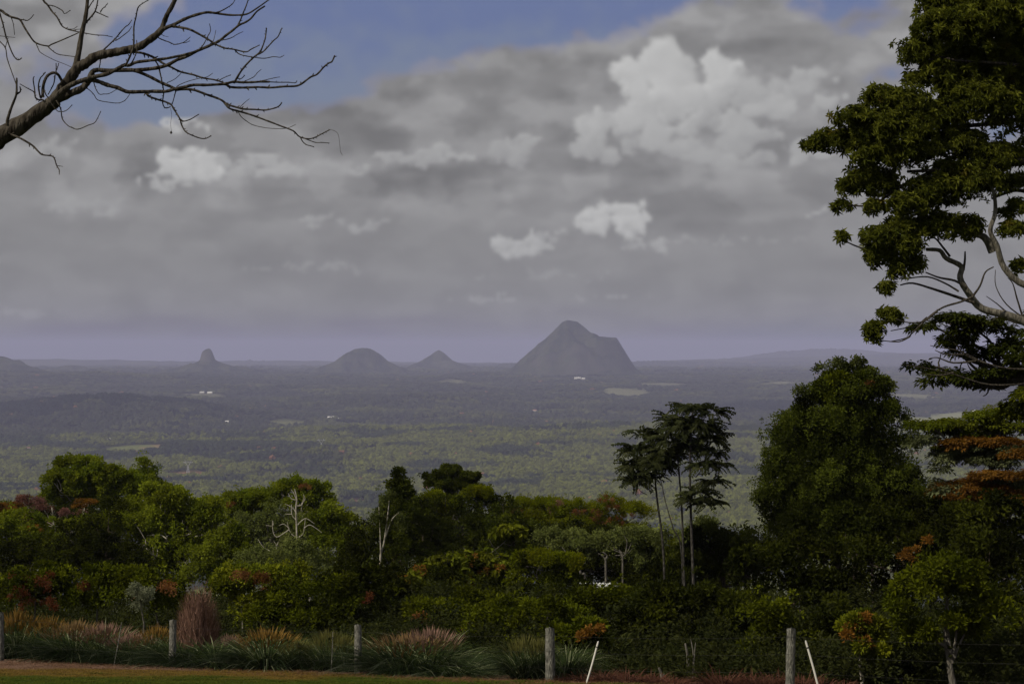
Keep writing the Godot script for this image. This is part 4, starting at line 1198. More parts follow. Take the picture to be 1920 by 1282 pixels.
	tree("small_tree", "small round bush tree dotted orange, by the second white stake", "tree", 42.5, 1618, "pale_bark", 0.05, [["shrub_lit", "crown", [[1610, 1164, 20, 12], [1592, 1180, 18, 14], [1634, 1188, 24, 18], [1606, 1206, 32, 16], [1638, 1220, 20, 12]]], ["amber", "orange_leaves", [[1597, 1172, 9, 4, 0.25], [1618, 1159, 7, 3, 0.2], [1587, 1190, 5, 3, 0.25], [1614, 1202, 6, 3, 0.3]]]])
	tree("rainforest_tree", "dark undergrowth tree in the right border shade beside the pale trunk", "tree", 48, 1900, "brown_bark", 0.1, [["shade", "crown", [[1890, 1160, 44, 40], [1910, 1220, 44, 46], [1860, 1245, 36, 36]]]])
	# ---- shrubs just behind the fence
	var sh := "shrubs behind the fence"
	for p in [
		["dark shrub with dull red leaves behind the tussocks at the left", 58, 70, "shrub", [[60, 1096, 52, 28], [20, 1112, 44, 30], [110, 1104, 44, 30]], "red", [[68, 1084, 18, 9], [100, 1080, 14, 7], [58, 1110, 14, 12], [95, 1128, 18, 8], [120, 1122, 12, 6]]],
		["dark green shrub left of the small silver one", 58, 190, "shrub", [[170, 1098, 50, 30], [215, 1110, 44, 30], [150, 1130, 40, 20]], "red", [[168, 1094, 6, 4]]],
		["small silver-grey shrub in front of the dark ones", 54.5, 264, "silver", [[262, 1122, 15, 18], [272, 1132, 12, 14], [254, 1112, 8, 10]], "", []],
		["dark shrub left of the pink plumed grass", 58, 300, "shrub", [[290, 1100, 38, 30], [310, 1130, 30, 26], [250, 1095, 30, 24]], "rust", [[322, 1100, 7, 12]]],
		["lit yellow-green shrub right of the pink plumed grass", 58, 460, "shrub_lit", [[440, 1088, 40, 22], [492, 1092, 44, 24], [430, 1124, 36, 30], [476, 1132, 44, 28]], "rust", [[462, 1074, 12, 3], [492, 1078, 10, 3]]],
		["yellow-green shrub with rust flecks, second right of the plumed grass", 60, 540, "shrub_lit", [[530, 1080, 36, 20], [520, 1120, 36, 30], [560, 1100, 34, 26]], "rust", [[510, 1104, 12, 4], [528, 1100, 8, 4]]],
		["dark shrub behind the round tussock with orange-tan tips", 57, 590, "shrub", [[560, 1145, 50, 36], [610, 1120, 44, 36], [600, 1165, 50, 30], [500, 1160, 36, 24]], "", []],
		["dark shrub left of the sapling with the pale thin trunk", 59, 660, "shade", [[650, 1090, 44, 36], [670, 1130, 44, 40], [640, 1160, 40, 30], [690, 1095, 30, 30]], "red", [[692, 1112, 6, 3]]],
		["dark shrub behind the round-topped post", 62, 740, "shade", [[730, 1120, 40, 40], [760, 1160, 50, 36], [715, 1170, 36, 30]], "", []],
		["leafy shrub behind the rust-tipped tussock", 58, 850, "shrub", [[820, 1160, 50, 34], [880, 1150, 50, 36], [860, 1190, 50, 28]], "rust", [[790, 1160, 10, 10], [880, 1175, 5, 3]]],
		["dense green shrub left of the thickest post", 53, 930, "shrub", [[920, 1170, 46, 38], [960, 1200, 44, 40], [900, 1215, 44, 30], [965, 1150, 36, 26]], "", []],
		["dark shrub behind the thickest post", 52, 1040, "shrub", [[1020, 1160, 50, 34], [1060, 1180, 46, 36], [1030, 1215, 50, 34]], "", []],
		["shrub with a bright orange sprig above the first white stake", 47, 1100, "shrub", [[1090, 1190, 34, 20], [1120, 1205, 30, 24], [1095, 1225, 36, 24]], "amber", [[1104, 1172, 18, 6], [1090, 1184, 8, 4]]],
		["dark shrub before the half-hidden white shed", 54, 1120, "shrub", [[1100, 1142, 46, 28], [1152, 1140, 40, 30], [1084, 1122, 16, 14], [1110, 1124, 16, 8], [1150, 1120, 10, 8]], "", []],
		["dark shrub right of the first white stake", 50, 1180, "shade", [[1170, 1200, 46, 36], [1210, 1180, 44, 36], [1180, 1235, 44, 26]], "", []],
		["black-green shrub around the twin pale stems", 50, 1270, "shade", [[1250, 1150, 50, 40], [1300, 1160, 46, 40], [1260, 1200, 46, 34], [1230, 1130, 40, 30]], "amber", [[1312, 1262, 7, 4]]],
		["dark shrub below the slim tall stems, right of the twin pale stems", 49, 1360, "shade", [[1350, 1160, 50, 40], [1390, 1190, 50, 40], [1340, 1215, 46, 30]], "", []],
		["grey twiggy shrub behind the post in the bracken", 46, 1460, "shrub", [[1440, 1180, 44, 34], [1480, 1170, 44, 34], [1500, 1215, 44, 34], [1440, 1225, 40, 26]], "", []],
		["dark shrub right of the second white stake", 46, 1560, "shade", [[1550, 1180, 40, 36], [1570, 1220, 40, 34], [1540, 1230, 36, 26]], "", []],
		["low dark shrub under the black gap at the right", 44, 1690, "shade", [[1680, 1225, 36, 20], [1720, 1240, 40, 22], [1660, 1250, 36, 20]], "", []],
	]:
		var cr := [[p[3], "foliage", p[4]]]
		if p[5]: cr.append([p[5], "coloured_leaves", p[6]])
		tree("shrub", p[0], "shrub", p[1], p[2], "grey_bark", 0.05, cr, sh, true, 1.0)
	sapling("thin sapling with a pale forked trunk beside the narrow dark tree", 73.0, [[710, 1190], [712, 1100], [714, 1042], [719, 1020], [726, 985], [730, 940]], 0.055, [[[714, 1042], [712, 1000], [711, 950]], [[722, 1005], [735, 975], [748, 960]]], [[712, 990, 20, 30], [734, 950, 14, 22], [745, 990, 14, 16]])
	dead_tree("bone white dead tree with a crown of broken limbs", 95.0, [[557, 1015], [556, 960], [557, 936], [553, 918]], 0.05, [
		[[556, 962], [548, 952], [534, 945]], [[557, 938], [546, 935], [540, 925]], [[557, 938], [551, 925], [546, 917]], [[556, 948], [566, 945], [569, 930]], [[566, 945], [572, 935], [568, 927]], [[566, 945], [564, 958]], [[556, 985], [566, 975], [574, 972], [590, 982]], [[558, 1008], [548, 1002], [541, 990], [538, 978]], [[541, 990], [532, 983], [524, 985]], [[560, 1006], [568, 1000], [571, 985], [572, 972]], [[556, 975], [548, 966], [546, 945]], [[548, 964], [534, 964]], [[571, 990], [582, 985], [602, 998]], [[543, 992], [530, 1000], [518, 1006], [512, 995], [510, 975], [512, 985], [498, 984]]], "white dead trees on the slope")
	dead_tree("fallen-looking pale dead limbs curling upward below the white dead tree", 91.0, [[522, 1052], [510, 1053], [500, 1046], [488, 1040]], 0.042, [
		[[520, 1048], [519, 1035], [518, 1022], [513, 1015]], [[518, 1024], [522, 1016]], [[493, 1053], [486, 1043], [484, 1032], [477, 1023]], [[488, 1047], [478, 1044], [466, 1038], [457, 1036]], [[508, 1033], [498, 1028], [490, 1020], [483, 1011]], [[486, 1036], [476, 1034]]], "white dead trees on the slope")
	dead_tree("crooked pale stems under the peach-flowered tree", 86.0, [[1097, 1098], [1090, 1075], [1083, 1058], [1076, 1046]], 0.07, [[[1080, 1052], [1066, 1040], [1054, 1026]], [[1084, 1060], [1090, 1048], [1082, 1040]], [[1084, 1060], [1098, 1056]]], "white dead trees on the slope", "grey_bark")
	dead_tree("thin pale forked stem right of the crooked ones", 86.0, [[1166, 1060], [1164, 1044], [1160, 1030]], 0.05, [[[1164, 1044], [1176, 1036], [1184, 1018]], [[1172, 1038], [1176, 1016], [1170, 1004]], [[1163, 1042], [1154, 1041]], [[1163, 1036], [1150, 1030]]], "white dead trees on the slope", "grey_bark")
	dead_tree("short pale stem with a hooked top right of the centre", 87.0, [[1137, 1070], [1136, 1052], [1138, 1042], [1132, 1036]], 0.06, [[[1136, 1050], [1128, 1040], [1122, 1038]]], "white dead trees on the slope", "grey_bark")
	dead_tree("twin pale stems in the shade above the bracken", 44.0, [[1291, 1275], [1287, 1235], [1283, 1208]], 0.045, [[[1298, 1270], [1299, 1230], [1296, 1200]], [[1304, 1268], [1303, 1235], [1305, 1205]]], "", "grey_bark")
	dead_tree("short pale stump at the foot of the black-green shrub", 43.0, [[1240, 1300], [1238, 1268], [1237, 1255]], 0.05, [[[1238, 1275], [1244, 1262]]], "", "grey_bark")
	# low growth over the slope between the trees
	rng.seed = 71
	var sc := Scatter.new()
	for k in 42000:
		var depth := lerpf(42.0, 170.0, rng.randf())
		var x := rng.randf_range(-0.30, 0.30) * depth
		var d := depth - fence_depth(x)
		if d < 3.0: continue
		var c := Color(0.022, 0.028, 0.009).lerp(Color(0.045, 0.05, 0.014), rng.randf()) * rng.randf_range(0.6, 1.4)
		sc.put(Vector3(x, land(x, -depth) + rng.randf() * minf(2.6, d * 0.14), -depth), (Vector3.UP + rand_dir() * 0.5).normalized(), rng.randf() * TAU, Vector3.ONE * rng.randf_range(0.4, 0.8), c)
	var o := sc.node("undergrowth", S.fine, M.leaf)
	add_child(o, true)
	tag(o, "low dark undergrowth between the trees on the slope", "undergrowth", "", "stuff")

func stem_of(pts: Array, depth: float, r0: float, r1: float, base: Vector3, sides := 7) -> Shape:
	var p := PackedVector3Array()
	var r := PackedFloat32Array()
	for k in pts.size():
		p.append(flat(pts[k][0], pts[k][1], depth) + rand_dir() * r0 * 0.8 - base)
		r.append(lerpf(r0, r1, float(k) / maxf(pts.size() - 1, 1)))
	var s := Shape.new()
	var c := curve(p, r)
	s.tube(c[0], c[1], sides, Color.WHITE, 0.06)
	return s

func curve(p: PackedVector3Array, r: PackedFloat32Array) -> Array:      # a smooth line through the points
	var q := PackedVector3Array()
	var w := PackedFloat32Array()
	for k in p.size() - 1:
		var a := p[maxi(k - 1, 0)]
		var b := p[mini(k + 2, p.size() - 1)]
		for t in 4:
			q.append(p[k].cubic_interpolate(p[k + 1], a, b, t / 4.0))
			w.append(lerpf(r[k], r[k + 1], t / 4.0))
	q.append(p[-1]); w.append(r[-1])
	return [q, w]

func feather_tree(called: String, label: String, depth: float, stem: Array, girth: float, lobes: Array) -> void:
	rng.seed = hash(label)
	var foot := flat(stem[0][0], stem[0][1], depth)
	foot.y = land(foot.x, foot.z) - 0.1
	var o := thing(called, label, "tree", foot, "slim tall trees with feathered leaves")
	var full := [[stem[0][0] + 3, 650 + (EYE - foot.y) / depth * F]]
	full.append_array(stem)
	part("trunk", stem_of(full, depth, girth, girth * 0.45, foot).mesh(false), M.limb_bark, o)
	var sc := Scatter.new()
	var head := flat(stem[-1][0], stem[-1][1], depth) - foot
	for l in lobes:
		var c := flat(l[0], l[1], depth) - foot
		var r := Vector3(l[2], l[3], l[2]) * depth / F
		var from := Vector3(lerpf(head.x, c.x, 0.2), minf(head.y, c.y - r.y * 0.6), head.z)
		if absf(c.x - head.x) > 0.2:
			var b := wiggle(from - Vector3(0, 0.25, 0), c, girth * 0.35, girth * 0.14, 5, 0.12)
			var s := Shape.new()
			s.tube(b[0], b[1], 5)
			part("limb", s.mesh(false), M.limb_bark, o)
		var n := int(9 + r.x * r.y * 215.0)
		for k in n:
			var az := rng.randf() * TAU
			var d := Vector3(cos(az), rng.randf_range(-0.3, 0.7), sin(az)).normalized()
			var at := c + Vector3(d.x * r.x, d.y * r.y, d.z * r.z) * rng.randf_range(0.1, 0.75)
			# the spray lies along its own x: turn it outwards
			var up := (Vector3.UP - d * d.y + rand_dir() * 0.2).normalized()
			var ref := Vector3.RIGHT if absf(up.x) < 0.8 else Vector3.BACK
			var x := up.cross(ref).normalized()
			var twist := atan2(up.cross(x).dot(d), x.dot(d))
			var tone := Color(0.022, 0.028, 0.010).lerp(Color(0.050, 0.056, 0.02), rng.randf()) * rng.randf_range(0.7, 1.3)
			sc.put(at, up, twist, Vector3.ONE * rng.randf_range(0.34, 0.58), tone)
	var cr := sc.node("crown", S.feather, M.gloss)
	o.add_child(cr, true)
	tag(cr, "", "", "", "stuff")

func dead_tree(label: String, depth: float, stem: Array, girth: float, branches: Array, group := "", wood := "pale_bark") -> void:
	rng.seed = hash(label)
	var foot := flat(stem[0][0], stem[0][1], depth)
	foot.y = land(foot.x, foot.z) - 0.1
	var o := thing("dead_tree", label, "dead tree", foot, group)
	var full := [[stem[0][0] + 2, 650 + (EYE - foot.y) / depth * F]]
	full.append_array(stem)
	part("trunk", stem_of(full, depth, girth, girth * 0.5, foot, 8).mesh(false), M[wood], o)
	for b in branches:
		part("branch", stem_of(b, depth, girth * 0.55, girth * 0.22, foot, 6).mesh(false), M[wood], o)

func sapling(label: String, depth: float, stem: Array, girth: float, branches: Array, lobes: Array) -> void:
	rng.seed = hash(label)
	var foot := flat(stem[0][0], stem[0][1], depth)
	foot.y = land(foot.x, foot.z) - 0.1
	var o := thing("sapling", label, "sapling", foot)
	var full := [[stem[0][0], 650 + (EYE - foot.y) / depth * F]]
	full.append_array(stem)
	part("trunk", stem_of(full, depth, girth, girth * 0.3, foot, 7).mesh(false), M.pale_bark, o)
	for b in branches:
		part("branch", stem_of(b, depth, girth * 0.5, girth * 0.2, foot, 5).mesh(false), M.pale_bark, o)
	crown(o, "crown", "sparse", depth, lobes, 0.8)

func build_shed() -> void:  # assumed building, set where pale glints show between leaves
	var depth := 66.0
	var c := flat(1124, 1095, depth)
	var o := thing("shed", "assumed shed with a pale roof half hidden behind the dark shrubs", "shed", Vector3(c.x, land(c.x, -depth), -depth))
	var h := c.y - o.position.y
	var s := Shape.new()
	s.box(Vector3(0, (h - 0.4) * 0.5, 0), Vector3(1.0, h - 0.4, 1.6))
	part("wall", s.mesh(false), M.pale_wall, o)
	s = Shape.new()
	for k in 12:      # corrugations
		var x := -0.62 + k * 0.113
		s.tube(PackedVector3Array([Vector3(x, h - 0.62, 1.0), Vector3(x, h - 0.1, -1.0)]), PackedFloat32Array([0.045, 0.045]), 6)
	s.box(Vector3(0, h - 0.37, 0), Vector3(1.34, 0.03, 2.05), Basis(Vector3.RIGHT, 0.26))
	part("roof", s.mesh(false), M.shed_roof, o)
	s = Shape.new()
	s.box(Vector3(0.25, 0.95, 0.815), Vector3(0.7, 1.7, 0.04))
	part("door", s.mesh(false), M.window, o)

# ------------------------------------------------------------------ the bare branch at the upper left
var bare: Node3D
var bare_foot := Vector3.ZERO

# a branch through photograph positions at the tree's own distance; along it the branch bows towards or away from the eye
func br(called: String, w0: float, w1: float, pts: Array, z0 := 0.0, z1 := 0.0) -> void:
	var p := PackedVector3Array()
	var r := PackedFloat32Array()
	var n := pts.size() / 2
	for k in n:
		var t := float(k) / (n - 1)
		var depth := 12.0 + lerpf(z0, z1, t) + rng.randf_range(-0.012, 0.012)
		p.append(flat(pts[k * 2], pts[k * 2 + 1], depth) - bare_foot)
		r.append(lerpf(w0, w1, pow(t, 0.85)) * 0.5 / F * depth)
	var c := curve(p, r)
	for k in c[1].size():
		c[1][k] *= 1.0 + 0.10 * sin(k * 2.3 + w0) * sin(k * 0.9)
	var s := Shape.new()
	s.tube(c[0], c[1], 9 if w0 > 6 else 6, Color.WHITE, 0.07)
	if w0 < 6.0:       # buds and spurs
		for k in range(1, c[0].size() - 1, 2):
			if rng.randf() < 0.55:
				var d: Vector3 = (c[0][k + 1] - c[0][k]).normalized()
				var out: Vector3 = (d.cross(Vector3(0, 0, 1)) * (1 if rng.randf() < 0.5 else -1) + d * 0.7).normalized()
				var rr: float = c[1][k]
				s.tube(PackedVector3Array([c[0][k], c[0][k] + out * rr * rng.randf_range(1.8, 3.4)]), PackedFloat32Array([rr * 0.75, rr * 0.35]), 5)
	part(called, s.mesh(false), M.dark_bark, bare)

func build_bare_tree() -> void:
	rng.seed = 3
	var base := flat(-470, 560, 12.0)
	bare_foot = Vector3(base.x, land(base.x, -12.0) - 0.1, -12.0)
	bare = thing("bare_tree", "leafless dark tree whose forked limb reaches in at the upper left", "tree", bare_foot)
	var up := 650 + (EYE - bare_foot.y) / 12.0 * F
	br("trunk", 150, 105, [-450, up, -465, up - 300, -480, 1150, -470, 800, -455, 560, -470, 380])
	br("trunk", 100, 30, [-470, 400, -500, 200, -480, -50, -520, -300], 0.0, 0.3)
	br("limb", 62, 25, [-458, 585, -330, 480, -200, 385, -90, 312, -30, 276, 0, 256, 40, 232, 75, 208, 104, 188])
	br("limb", 24, 12, [90, 198, 112, 172, 128, 150, 139, 134, 146, 126, 162, 117, 175, 107, 190, 102, 212, 98, 238, 93, 260, 87, 276, 77, 292, 65, 303, 54])
	br("limb", 13, 6, [135, 142, 142, 118, 148, 88, 152, 62, 158, 37, 162, 10, 165, -30])
	br("limb", 10, 8, [302, 56, 305, 46, 312, 28, 322, 10, 332, -12, 345, -40])
	br("branch", 8, 2, [300, 58, 312, 51, 325, 46, 344, 36, 362, 29, 385, 23, 402, 24, 422, 27, 441, 28, 462, 26, 481, 15, 502, 0, 512, -8])
	br("twig", 3, 1.3, [402, 24, 414, 20, 425, 14, 435, 7, 441, -3])
	br("branch", 5.5, 2, [322, 49, 337, 51, 355, 55, 375, 65, 392, 75, 406, 84, 422, 90, 437, 92, 460, 97, 470, 92, 486, 84])
	br("twig", 2.6, 1.3, [440, 94, 450, 102, 475, 107, 495, 109, 512, 106, 525, 107, 532, 103])
	br("twig", 3.2, 1.5, [186, 100, 206, 81, 216, 71, 225, 60, 234, 50, 240, 46, 246, 37], 0, 0.1)
	br("twig", 2.2, 1.2, [213, 75, 219, 74, 234, 63, 241, 57, 246, 49])
	br("twig", 4.4, 1.8, [230, 124, 236, 119, 244, 102, 249, 87, 250, 72, 250, 50, 254, 31, 257, 16, 262, 9, 278, -1], -0.1, -0.2)
	br("twig", 2.8, 1.6, [243, 122, 246, 117, 250, 110, 255, 97, 256, 85, 255, 75], -0.1, -0.15)
	br("twig", 2.6, 1.4, [294, 66, 297, 71, 306, 75, 317, 79, 327, 83, 341, 80, 349, 75, 356, 69])
	br("twig", 1.8, 1.2, [342, 80, 349, 79, 355, 76])
	br("twig", 1.4, 0.8, [300, 63, 307, 67, 315, 69])
	br("twig", 4, 2, [158, 44, 167, 34, 177, 21, 181, 7, 184, -12])
	br("twig", 2.6, 1.6, [163, 18, 170, 6, 177, -4])
	br("twig", 2.6, 1.6, [177, 21, 186, 25, 195, 29, 202, 32])
	br("twig", 2.2, 1.4, [187, 23, 191, 16, 196, 12, 198, 9, 201, 6])
	br("branch", 6, 2, [-80, -30, -30, 4, 0, 19, 8, 25, 19, 31, 33, 35, 38, 39, 44, 50, 54, 66, 66, 80, 88, 86, 95, 83, 112, 76, 135, 66, 146, 61], 0.3, 0.25)
	br("twig", 2.6, 1.4, [34, 36, 44, 37, 50, 38, 56, 34, 62, 27], 0.25, 0.2)
	br("twig", 2.4, 1.4, [88, 86, 95, 93, 107, 101, 125, 104, 140, 106], 0.25, 0.2)
	br("twig", 1.8, 1.0, [66, 80, 70, 90, 76, 99, 100, 112, 118, 119, 132, 125], 0.25, 0.2)
	br("twig", 1.8, 1.2, [19, 31, 22, 39, 24, 47, 26, 65], 0.3, 0.3)
	br("twig", 3.4, 2, [-12, -10, 0, 31, 4, 44, 9, 65, 14, 80, 22, 100, 30, 111, 36, 111, 39, 108], 0.3, 0.3)
	br("twig", 1.6, 1.0, [-20, 64, 0, 67, 16, 69, 27, 70], 0.35, 0.3)
	br("twig", 2.4, 1.6, [-20, 60, 0, 79, 9, 90, 12, 109, 19, 130, 27, 152, 31, 166], 0.35, 0.2)
	br("twig", 1.6, 1.0, [9, 88, 11, 80, 14, 70], 0.35, 0.3)
	br("branch", 4.5, 1.4, [70, -25, 80, 0, 88, 9, 97, 22, 106, 32, 115, 48, 125, 54, 135, 57, 154, 61, 178, 65, 195, 66, 210, 69], 0.2, 0.1)
	br("twig", 2.2, 1.4, [88, 9, 100, 11, 112, 17, 116, 20, 120, 25, 131, 19], 0.2, 0.2)
	br("twig", 1.8, 1.0, [126, 54, 136, 54, 144, 49], 0.2, 0.2)
	br("twig", 1.6, 1.0, [134, 57, 142, 55, 150, 54], 0.2, 0.2)
	br("branch", 7, 3.2, [12, 236, 13, 224, 17, 210, 22, 196, 29, 178, 30, 159, 30, 146], -0.1, -0.15)
	br("twig", 4, 2.2, [30, 176, 37, 171, 36, 162], -0.12, -0.15)
	br("twig", 4.2, 2, [84, 192, 79, 187, 72, 187, 65, 182, 64, 170, 61, 149, 63, 143], -0.1, -0.15)
	br("twig", 4, 2, [76, 184, 73, 176, 71, 160, 74, 147, 79, 141, 84, 135], -0.1, -0.15)
	br("twig", 2.4, 1.4, [64, 176, 61, 171, 50, 165, 36, 157], -0.1, -0.15)
	br("branch", 6, 5, [79, 182, 79, 170, 81, 156, 86, 144, 93, 138, 100, 136, 107, 139, 112, 146, 116, 155, 119, 164], -0.1, -0.05)
	br("twig", 2.6, 1.4, [104, 138, 104, 128, 104, 118], -0.1, -0.1)
	br("twig", 2, 1.2, [105, 131, 107, 125, 109, 118], -0.1, -0.1)
	br("twig", 2.6, 1.8, [102, 140, 100, 155, 95, 166, 89, 177], -0.1, -0.05)
	br("twig", 2.2, 1.4, [82, 168, 84, 176, 89, 183, 98, 198, 107, 208, 115, 209, 121, 208, 128, 203, 134, 196], -0.15, -0.2)
	br("twig", 2.6, 1.4, [103, 187, 108, 194, 113, 205, 116, 223, 126, 235, 134, 239, 142, 242, 152, 240, 163, 235, 176, 230, 183, 219, 188, 208], -0.1, -0.2)
	br("branch", 5, 1.6, [14, 250, 22, 253, 37, 259, 59, 272, 71, 284, 79, 290, 95, 292, 101, 297, 105, 310, 110, 318, 110, 327], -0.1, -0.3)
	br("twig", 1.6, 1.0, [105, 310, 111, 311, 117, 312], -0.2, -0.25)
	br("limb", 17, 10, [95, 194, 112, 184, 133, 174, 150, 167, 160, 158, 167, 148, 172, 136])
	br("branch", 9.5, 3, [166, 148, 171, 135, 181, 131, 200, 132, 240, 131, 260, 131, 292, 127, 312, 122, 331, 112, 350, 105, 369, 95, 395, 84, 412, 75, 424, 65, 435, 57, 447, 47, 458, 42, 469, 35, 481, 21, 496, 11])
	br("twig", 3.2, 2, [444, 50, 451, 35, 456, 22, 461, 10, 465, -2])
	br("twig", 2.2, 1.2, [414, 74, 422, 74, 434, 70, 444, 64, 455, 59])
	br("twig", 2.4, 1.3, [370, 95, 376, 89, 382, 81, 389, 67, 394, 57, 392, 44])
	br("twig", 1.7, 1.0, [390, 85, 395, 80, 400, 74, 404, 56])
	br("limb", 11, 4, [88, 197, 104, 180, 123, 164, 141, 155, 155, 150, 175, 144, 200, 138, 219, 129, 231, 122, 241, 122, 256, 116, 281, 113, 312, 109, 337, 104, 356, 99, 369, 95], -0.15, -0.02)
	br("limb", 9, 4, [160, 152, 170, 150, 182, 152, 200, 159, 219, 164, 235, 171, 247, 172, 287, 171, 310, 171, 325, 167, 344, 163, 362, 159, 387, 159, 419, 157, 437, 153, 452, 154, 466, 154, 487, 153, 505, 153], -0.1, 0.0)
	br("twig", 2.2, 1.6, [500, 153, 522, 154, 540, 154, 553, 155, 556, 151])
	br("branch", 5.5, 3.2, [419, 157, 425, 159, 432, 163, 455, 164, 484, 163, 507, 164, 530, 162, 554, 161, 566, 156, 582, 144, 594, 139, 607, 125, 616, 118, 622, 115, 627, 104])
	br("branch", 6.5, 5.5, [236, 131, 244, 131, 260, 135, 281, 144, 300, 154, 319, 162, 328, 167], 0, -0.02)
	br("branch", 5.5, 2.4, [327, 168, 350, 167, 365, 169, 387, 177, 412, 186, 425, 195, 440, 200, 456, 204, 477, 205, 497, 206, 512, 203, 522, 199, 528, 192])
	br("branch", 4.6, 2, [420, 192, 425, 199, 432, 204, 446, 208, 467, 214, 484, 220, 508, 229, 526, 236, 549, 245, 561, 256, 577, 260, 588, 258, 597, 254, 606, 249, 618, 243])
	br("tendril", 0.8, 0.6, [618, 243, 627, 245, 634, 253, 637, 274, 638, 284, 642, 291])
	br("twig", 2.2, 1.4, [565, 257, 580, 263, 592, 267, 604, 267, 617, 268])
	br("twig", 2.2, 1.8, [562, 256, 567, 265, 574, 271, 581, 273, 588, 275])
	br("twig", 1.7, 1.1, [445, 207, 451, 218, 462, 227, 474, 234, 495, 239, 518, 241, 538, 240, 554, 233])
	br("twig", 1.4, 0.9, [449, 201, 458, 192, 467, 185])
	br("branch", 4.4, 2.2, [438, 155, 441, 150, 450, 135, 460, 122, 475, 107, 485, 99, 490, 91, 496, 74, 498, 62, 499, 52])
	br("twig", 3.2, 2, [482, 102, 492, 97, 502, 87, 512, 76, 520, 69, 525, 59, 528, 52])
	br("twig", 1.9, 1.5, [404, 151, 410, 150, 420, 145, 432, 140])
	br("twig", 1.9, 1.2, [456, 153, 460, 151, 475, 144, 482, 136, 489, 130])
	br("twig", 1.7, 1.2, [478, 153, 490, 151, 500, 149, 512, 146, 524, 144])
	br("twig", 1.6, 1.8, [447, 149, 453, 146, 458, 141])
	br("branch", 5.4, 3, [243, 95, 250, 97, 265, 99, 280, 104, 292, 110, 306, 119, 319, 125, 337, 134, 362, 140, 381, 146, 400, 149, 418, 154], 0.06, 0.0)
	br("twig", 3.2, 2, [286, 109, 295, 121, 300, 140, 304, 159, 306, 174, 304, 192, 309, 202, 319, 200], 0.05, 0.06)
	br("twig", 1.6, 1.0, [312, 155, 325, 149, 335, 141, 342, 132])
	br("twig", 1.6, 1.1, [330, 163, 335, 159, 352, 152, 375, 146, 387, 144, 398, 137])
	br("branch", 4.6, 2, [272, 172, 275, 177, 280, 181, 294, 186, 310, 191, 320, 196, 325, 204, 332, 215, 337, 224, 339, 232, 345, 244, 354, 251, 375, 259, 386, 259, 395, 254], -0.02, -0.05)
	br("twig", 2.6, 1.8, [337, 223, 344, 227, 357, 223, 367, 217, 372, 214])
	br("twig", 2.2, 1.6, [329, 168, 326, 181, 322, 195])
	br("twig", 1.9, 1.2, [174, 151, 178, 165, 185, 176, 194, 176, 204, 175, 218, 167])
	br("twig", 1.9, 1.2, [158, 164, 166, 168, 175, 177, 182, 187, 200, 191, 219, 193, 230, 190, 237, 184, 243, 175])
	br("twig", 2.2, 1.8, [187, 104, 187, 116, 184, 130])
	br("thread", 0.7, 0.5, [319, 203, 321, 216, 319, 232, 321, 246])
	var s := Shape.new()
	var p := flat(320, 249, 12.0) - bare_foot
	s.tube(PackedVector3Array([p + Vector3(0, 0.012, 0), p + Vector3(0, 0.004, 0), p, p - Vector3(0, 0.006, 0)]), PackedFloat32Array([0.002, 0.007, 0.008, 0.002]), 7)
	part("seed_pod", s.mesh(false), M.dark_bark, bare)

